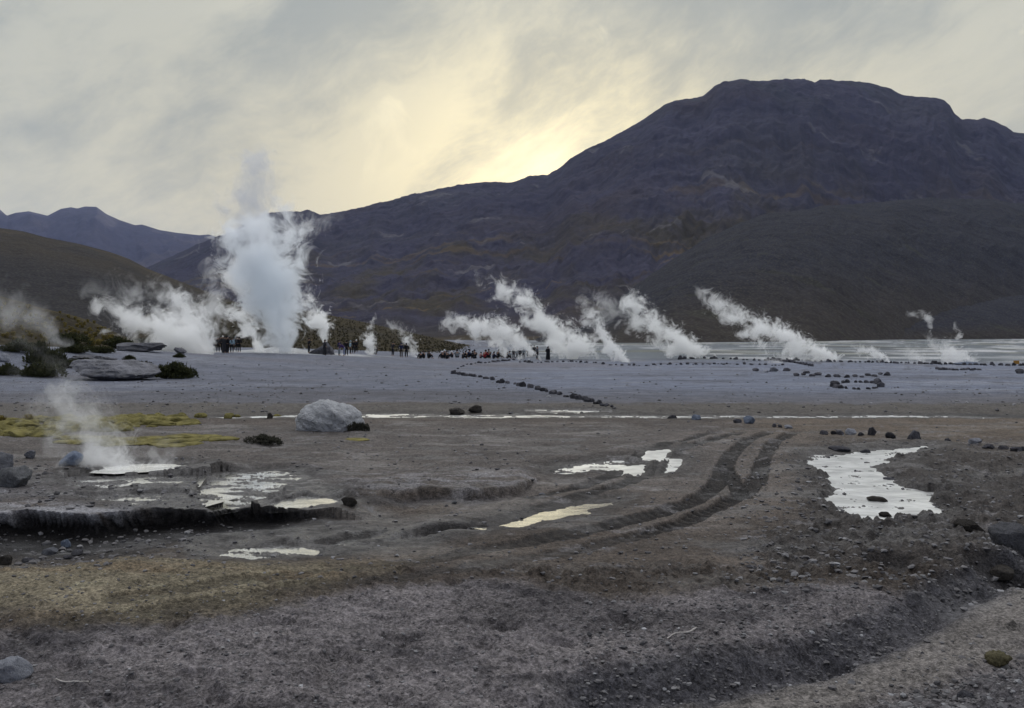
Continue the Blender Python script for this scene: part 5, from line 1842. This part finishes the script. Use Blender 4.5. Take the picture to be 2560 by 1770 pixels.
# ------------------------------------------------------------------ STEAM
def plume(label, pts, tau=7.0, depth=1.0, soft=0.30, amp=0.9, size=1.0, D=None, base=None, fade=0.0, color=(1.0, 1.0, 0.992), group="steam plumes", warp=0.5, wide=1.25, top=0.62):
    """pts = (u, v, radius px[, density]) up the middle line of the cloud; it becomes a billowing body of vapour standing at its vent"""
    b = base or at(pts[0][0], pts[0][1])
    D = D or b.y
    k = D / F
    P = np.array([(p[0], p[1]) for p in pts], float)
    P = np.stack([(P[:, 0] - P[0, 0]) * k, -(P[:, 1] - P[0, 1]) * k], -1)
    Rr = np.array([p[2] for p in pts], float) * k * wide
    Dn = np.array([p[3] if len(p) > 3 else 1.0 for p in pts], float)
    ax = P[-1] - P[0]
    ax /= np.hypot(*ax)
    pe = np.array((ax[1], -ax[0]))
    t = P @ ax
    c = P @ pe
    r0, r1 = Rr[0] * .8, Rr[-1] * 1.0
    t = np.concatenate([[t[0] - r0], t, [t[-1] + r1]])
    for i in range(1, len(t)):
        t[i] = max(t[i], t[i - 1] + 1e-3)
    c = np.concatenate([[c[0]], c, [c[-1]]])
    Rr = np.concatenate([[Rr[0] * .45], Rr, [Rr[-1] * .25]])
    Dn = np.concatenate([[Dn[0]], Dn, [Dn[-1] * .4]])
    Dn = Dn * np.interp(np.linspace(0, 1, len(Dn)), [0, .35, 1], [1.25, 1.0, .55])
    # resample smoothly
    n = 22
    tt = np.linspace(t[0], t[-1], n)
    cs, rs, ds = np.interp(tt, t, c), np.interp(tt, t, Rr), np.interp(tt, t, Dn)
    for _ in range(1):
        cs[1:-1] = .25 * cs[:-2] + .5 * cs[1:-1] + .25 * cs[2:]
        rs[1:-1] = .25 * rs[:-2] + .5 * rs[1:-1] + .25 * rs[2:]
    L0, L1 = tt[0], tt[-1]
    Rm = rs.max()
    cmin, cmax = cs.min() - 1e-3, cs.max() + 1e-3
    rmean = float(np.average(rs))
    # ---- hull
    HB = 1.75
    seg = 18
    rings = []
    ext = rmean * 0.35
    for i in range(n):
        tz = tt[i] + (-ext * 0.5 if i == 0 else ext if i == n - 1 else 0)
        rr = rs[i] * HB
        if i in (0, n - 1):
            rr *= .7
        rings.append([(cs[i] + rr * math.cos(a), rr * depth * math.sin(a), tz) for a in [j * 2 * math.pi / seg for j in range(seg)]])
    V = [q for rg in rings for q in rg]
    Fc = [(i * seg + j, i * seg + (j + 1) % seg, (i + 1) * seg + (j + 1) % seg, (i + 1) * seg + j) for i in range(n - 1) for j in range(seg)]
    me = bpy.data.meshes.new("steam_plume")
    me.from_pydata(V, [], Fc + [tuple(range(seg))[::-1], tuple((n - 1) * seg + j for j in range(seg))])
    me.update()
    bm = bmesh.new()
    bm.from_mesh(me)
    bmesh.ops.recalc_face_normals(bm, faces=bm.faces)
    bm.to_mesh(me)
    bm.free()
    # ---- vapour
    m = bpy.data.materials.new("steam")
    m.use_nodes = True
    N = NT(m.node_tree)
    out = N.n('ShaderNodeOutputMaterial')
    tc = N.n('ShaderNodeTexCoord').outputs['Object']
    s = N.n('ShaderNodeSeparateXYZ', ins={0: tc})
    off = random.uniform(60, 120)
    # slow, large twists move the body; finer billows carve its edge
    big = N.noise(N.v('ADD', tc, (off, off * .3, 0)), 0.55 / (rmean * size), 1.0, 0.5)
    wv = N.v('SCALE', N.v('SUBTRACT', big.outputs['Color'], (.5, .5, .5)), scale=warp * 4.0 * rmean)
    q = N.v('ADD', tc, wv)
    sq = N.n('ShaderNodeSeparateXYZ', ins={0: q})
    tz = N.mr(sq.outputs[2], L0, L1)
    cr = N.n('ShaderNodeValToRGB')
    el = cr.color_ramp.elements
    while len(el) > 1:
        el.remove(el[-1])
    for i in range(n):
        e = el[0] if i == 0 else el.new(i / (n - 1))
        e.position = i / (n - 1)
        e.color = ((cs[i] - cmin) / (cmax - cmin), rs[i] / Rm, ds[i], 1)
    N.put(cr.inputs[0], tz)
    rgb = N.n('ShaderNodeSeparateColor', ins={0: cr.outputs[0]})
    cc = N.mr(rgb.outputs[0], 0, 1, cmin, cmax)
    RR = N.m('MULTIPLY', rgb.outputs[1], Rm)
    dx = N.m('DIVIDE', N.m('SUBTRACT', sq.outputs[0], cc), RR)
    dy = N.m('DIVIDE', sq.outputs[1], N.m('MULTIPLY', RR, depth))
    rad = N.m('SQRT', N.m('ADD', N.m('MULTIPLY', dx, dx), N.m('MULTIPLY', dy, dy)))
    bil = N.noise(N.v('ADD', q, (off, 0, off)), 1.25 / (rmean * size), 4.0, 0.62).outputs['Fac']
    puff = N.m('ABSOLUTE', N.m('SUBTRACT', N.noise(N.v('ADD', q, (0, off, 3.3)), 1.5 / (rmean * size), 2.0, 0.5).outputs['Fac'], 0.5))
    puff2 = N.m('ABSOLUTE', N.m('SUBTRACT', N.noise(N.v('ADD', q, (7.7, off, 0)), 3.4 / (rmean * size), 1.5, 0.5).outputs['Fac'], 0.5))
    lift = N.mr(tz, 0.0, 1.0, 0.95, top)
    f = N.m('SUBTRACT', lift, rad)
    f = N.m('ADD', f, N.m('MULTIPLY', N.m('SUBTRACT', big.outputs['Fac'], 0.5), 2.2))
    f = N.m('ADD', f, N.m('MULTIPLY', N.m('SUBTRACT', bil, 0.5), amp * 2.8))
    f = N.m('ADD', f, N.m('MULTIPLY', N.m('SUBTRACT', puff, 0.10), amp * 3.0))
    f = N.m('ADD', f, N.m('MULTIPLY', N.m('SUBTRACT', puff2, 0.10), amp * 1.6))
    end = N.m('MULTIPLY', N.mr(tz, 0.0, 0.03), N.mr(tz, 1.0, 0.93))
    hullf = N.mr(N.m('SQRT', N.m('ADD', N.m('POWER', N.m('DIVIDE', N.m('SUBTRACT', s.outputs[0], cc), RR), 2.0), N.m('MULTIPLY', N.m('DIVIDE', s.outputs[1], N.m('MULTIPLY', RR, depth)), N.m('DIVIDE', s.outputs[1], N.m('MULTIPLY', RR, depth))))), 1.70, 1.45)
    dens = N.m('MULTIPLY', N.mr(N.m('DIVIDE', f, N.mr(tz, 0.0, 1.0, soft * 1.0, soft * 3.0)), 0.0, 1.0, 0.0, 1.0, True), N.m('MULTIPLY', end, hullf))
    dens = N.m('MULTIPLY', dens, N.m('MULTIPLY', rgb.outputs[2], tau / (2 * rmean)))
    pv = N.n('ShaderNodeVolumePrincipled', ins={'Color': (*color, 1), 'Density': dens, 'Anisotropy': 0.55})
    N.put(out.inputs['Volume'], pv.outputs[0])
    m.cycles.volume_step_rate = STEP
    me.materials.append(m)
    o = link(bpy.data.objects.new("steam_plume", me))
    X = Vector((pe[0], 0, pe[1]))
    Z = Vector((ax[0], 0, ax[1]))
    Y = Z.cross(X)
    M = Matrix((X, Y, Z)).transposed().to_4x4()
    M.translation = Vector(((pts[0][0] - CU) / F * D, D, H + (HZ - pts[0][1]) / F * D))
    o.matrix_world = M
    return tag(o, label, "steam plume", group)


STEP = 0.2


def build_steam():
    g = at(690, 885)
    D0 = g.y + 3
    plume("huge white geyser column towering behind the left crowd", [(700, 880, 34), (695, 830, 44), (690, 780, 60), (680, 720, 76), (668, 660, 88), (662, 620, 92), (676, 590, 94, 1.0), (704, 556, 80, 1.1), (724, 535, 48, .9)], tau=9, top=.66, color=(0.975, 0.99, 1.0), D=D0, size=.62, amp=.85, soft=.22, group=None)
    plume("wispy steam trailing off the top right of the geyser column", [(716, 610, 24, .7), (748, 580, 32, .6), (780, 560, 34, .5), (806, 552, 26, .4), (850, 540, 22, .2)], tau=2.34, D=D0 + 1, base=g, soft=.5, amp=1.1)
    plume("left leg of steam joining the geyser column halfway up", [(645, 868, 20), (612, 820, 30), (596, 775, 34), (584, 720, 38), (590, 665, 44), (610, 640, 30)], tau=5.46, D=D0 + 4, base=g, size=.8, amp=.8)
    plume("thin grey vapour drifting up into the sky over the geyser", [(640, 560, 50, .5), (628, 505, 50, .45), (626, 455, 54, .45), (634, 415, 52, .6), (652, 392, 36, 1.3)], top=1.1, tau=2.96, D=D0 + 6, base=g, soft=.3, amp=.9, color=(.8, .82, .86), size=.9)
    plume("bright steam bank behind the rounded outcrop, leaning left", [(500, 872, 26), (470, 850, 44), (420, 835, 50), (370, 822, 46), (325, 800, 46), (285, 780, 42), (248, 760, 28, .8)], tau=7.02, D=at(480, 884).y + 4, base=g, size=.7, amp=.75)
    plume("upright steam bulge between the leaning bank and the geyser", [(505, 868, 30), (482, 825, 52), (450, 790, 56), (436, 755, 46), (424, 730, 26, .8)], tau=7.02, D=at(480, 884).y + 7, base=g, size=.62, amp=.7)
    plume("ragged thin steam linking the bulge to the geyser column", [(520, 810, 40, .5), (532, 760, 40, .6), (530, 710, 34, .7), (535, 670, 30, .6), (548, 640, 20, .4)], tau=2.5, D=at(480, 884).y + 9, base=g, soft=.5, amp=1.2)
    plume("faint shreds of steam above the leaning bank", [(430, 760, 44, .4), (370, 745, 46, .45), (310, 735, 46, .45), (262, 722, 40, .4), (232, 712, 30, .3)], tau=1.4, D=at(480, 884).y + 10, base=g, soft=.5, amp=1.4)
    plume("steam column rising from the dark vent mound", [(815, 846, 10), (810, 820, 20), (800, 795, 25), (778, 772, 24, .8), (760, 742, 26, .7), (764, 712, 20, .5)], tau=5.46, D=at(812, 886).y + 2.5, size=.8)
    plume("drifting steam veil on the left knoll", [(160, 842, 18, .6), (120, 815, 34, .5), (70, 790, 46, .45), (10, 765, 56, .45), (-60, 745, 60, .5)], top=1.0, tau=1.72, D=47, base=g, soft=.7, amp=.8)
    plume("pale steam hanging over the bushes at the left rim", [(150, 925, 34, .3), (90, 885, 56, .4), (30, 850, 60, .45), (-50, 810, 66, .4)], tau=0.94, D=36, base=g, soft=.7, amp=.7)
    plume("narrow curling steam column behind the crouching person", [(931, 884, 9), (928, 858, 14), (923, 835, 14), (922, 815, 13, .8), (936, 796, 11, .6)], tau=4.68, size=.9, D=at(931, 888).y + 1.5)
    plume("wispy steam beside the close pair", [(1034, 893, 14), (1026, 868, 20), (1010, 842, 22, .7), (985, 822, 20, .5), (962, 806, 14, .4)], tau=3.28, amp=1.1, soft=.4, D=at(1034, 894).y + 2)
    plume("long steam plume slanting left over the seated visitors", [(1348, 902, 7), (1332, 885, 14), (1312, 868, 20), (1285, 848, 28), (1245, 824, 36), (1205, 812, 30), (1165, 812, 28, .8), (1130, 800, 26, .7), (1112, 782, 22, .5)], tau=6.24, size=.72)
    plume("tall steam plume behind the black-coated person, bending back in two tiers", [(1490, 896, 8), (1468, 878, 20), (1435, 858, 32), (1400, 840, 36), (1362, 815, 34), (1336, 785, 32), (1312, 745, 32), (1275, 722, 30, .9), (1232, 712, 26, .7), (1190, 690, 18, .5)], tau=6.24, size=.68, D=at(1480, 900).y + 3)
    plume("steam plume leaning over the middle stone row", [(1576, 906, 6), (1548, 886, 15), (1516, 858, 22), (1494, 828, 23), (1484, 795, 24, .7), (1468, 760, 26, .45)], tau=5.46, size=.8)
    plume("broad steam plume with a rounded top at the edge of the wet flats", [(1788, 895, 6), (1752, 882, 18), (1718, 868, 28), (1688, 848, 30), (1650, 825, 32), (1615, 800, 32), (1590, 772, 34), (1575, 742, 32), (1562, 722, 18)], tau=6.24, size=.7, D=at(1780, 897).y + 1)
    plume("thin shreds drifting left of the round-topped plume", [(1560, 800, 20, .4), (1530, 770, 28, .5), (1500, 745, 30, .45), (1475, 730, 22, .35), (1455, 720, 14, .3)], tau=1.56, soft=.5, amp=1.3, D=at(1780, 897).y + 4, base=g)
    plume("long steam plume running far up to the left from the far stone row", [(2118, 900, 4), (2085, 890, 11), (2045, 880, 17), (2005, 866, 24), (1965, 846, 30), (1920, 826, 30), (1872, 806, 30, .9), (1830, 785, 30, .8), (1790, 755, 28, .7), (1762, 728, 22, .6)], tau=5.85, size=.7, D=at(2110, 905).y + 2)
    plume("small slanting steam puff right of the longest plume", [(2224, 907, 4), (2206, 892, 10), (2180, 880, 13, .8), (2150, 872, 12, .6), (2128, 866, 8, .4)], tau=3.9, size=.9)
    plume("bushy steam cloud over the far right vent cone", [(2445, 908, 8), (2410, 896, 22), (2375, 884, 28, .8), (2340, 868, 28, .7), (2318, 846, 18, .5)], tau=3.51, size=.7, D=at(2430, 911).y + 2)
    plume("thin steam standing left of the vent cone cloud", [(2300, 906, 12, .6), (2290, 892, 20, .6), (2278, 876, 20, .5), (2268, 862, 14, .4)], tau=2.03, soft=.5, D=at(2430, 911).y + 4, base=g)
    plume("curled wisp floating above the vent cone", [(2320, 836, 7, .5), (2328, 812, 9, .6), (2316, 792, 18, .8), (2296, 784, 20, .7), (2276, 786, 12, .5)], tau=2.34, soft=.45, D=at(2430, 911).y + 4, base=g)
    plume("tiny wisp floating right of the curled one", [(2398, 836, 11, .7), (2392, 822, 8, .5), (2388, 806, 6, .4)], tau=2.34, soft=.45, D=at(2430, 911).y + 4, base=g)
    plume("low puff lying before the slanting stone pile", [(1952, 908, 6, .6), (1930, 902, 10, .5), (1910, 897, 10, .4), (1890, 892, 8, .3)], tau=1.95, soft=.5)
    hp = at(330, 1196)
    plume("soft steam curtain rising from the near hot pool", [(300, 1198, 70, .9), (275, 1165, 66, .9), (258, 1125, 62, .85), (238, 1080, 62, .8), (205, 1035, 70, .75), (165, 995, 66, .8)], tau=5.07, D=hp.y + .1, soft=.7, amp=.8, size=.5, top=1.0, warp=.8, group=None)
    plume("faint low steam blowing right across the hot pool", [(420, 1190, 34, .5), (400, 1168, 40, .5), (412, 1140, 36, .35), (440, 1115, 36, .35)], tau=3.12, D=hp.y + .3, base=hp, soft=.7, amp=1.0, group=None)
    plume("second faint wisp over the right end of the hot pool", [(470, 1185, 22, .35), (490, 1160, 24, .35), (492, 1135, 18, .25)], tau=1.87, D=hp.y + .4, base=hp, soft=.7, amp=1.0, group=None)
    plume("faint smoke-like steam before the moss carpet at the left", [(150, 1120, 40, .35), (110, 1085, 50, .4), (95, 1040, 56, .3), (60, 990, 60, .3)], top=1.0, tau=1.17, D=hp.y + 2.2, base=hp, soft=.7, amp=.8, group=None)


build_steam()


def build_haze():
    """thin blue morning air over the whole basin"""
    bm = bmesh.new()
    bmesh.ops.create_cube(bm, size=1)
    bm.transform(Matrix.Translation((0, 0, 450)) @ Matrix.Diagonal((19400, 19400, 982, 1)))
    me = bpy.data.meshes.new("haze")
    bm.to_mesh(me)
    bm.free()
    m, N, out = mat_new("thin_air")
    pv = N.n('ShaderNodeVolumePrincipled', ins={'Color': (0.50, 0.62, 1.0, 1), 'Density': HAZE, 'Anisotropy': 0.0})
    N.put(out.inputs['Volume'], pv.outputs[0])
    m.cycles.homogeneous_volume = True
    me.materials.append(m)
    tag(link(bpy.data.objects.new("haze", me)), kind='stuff')


HAZE = 3.2e-5
build_haze()
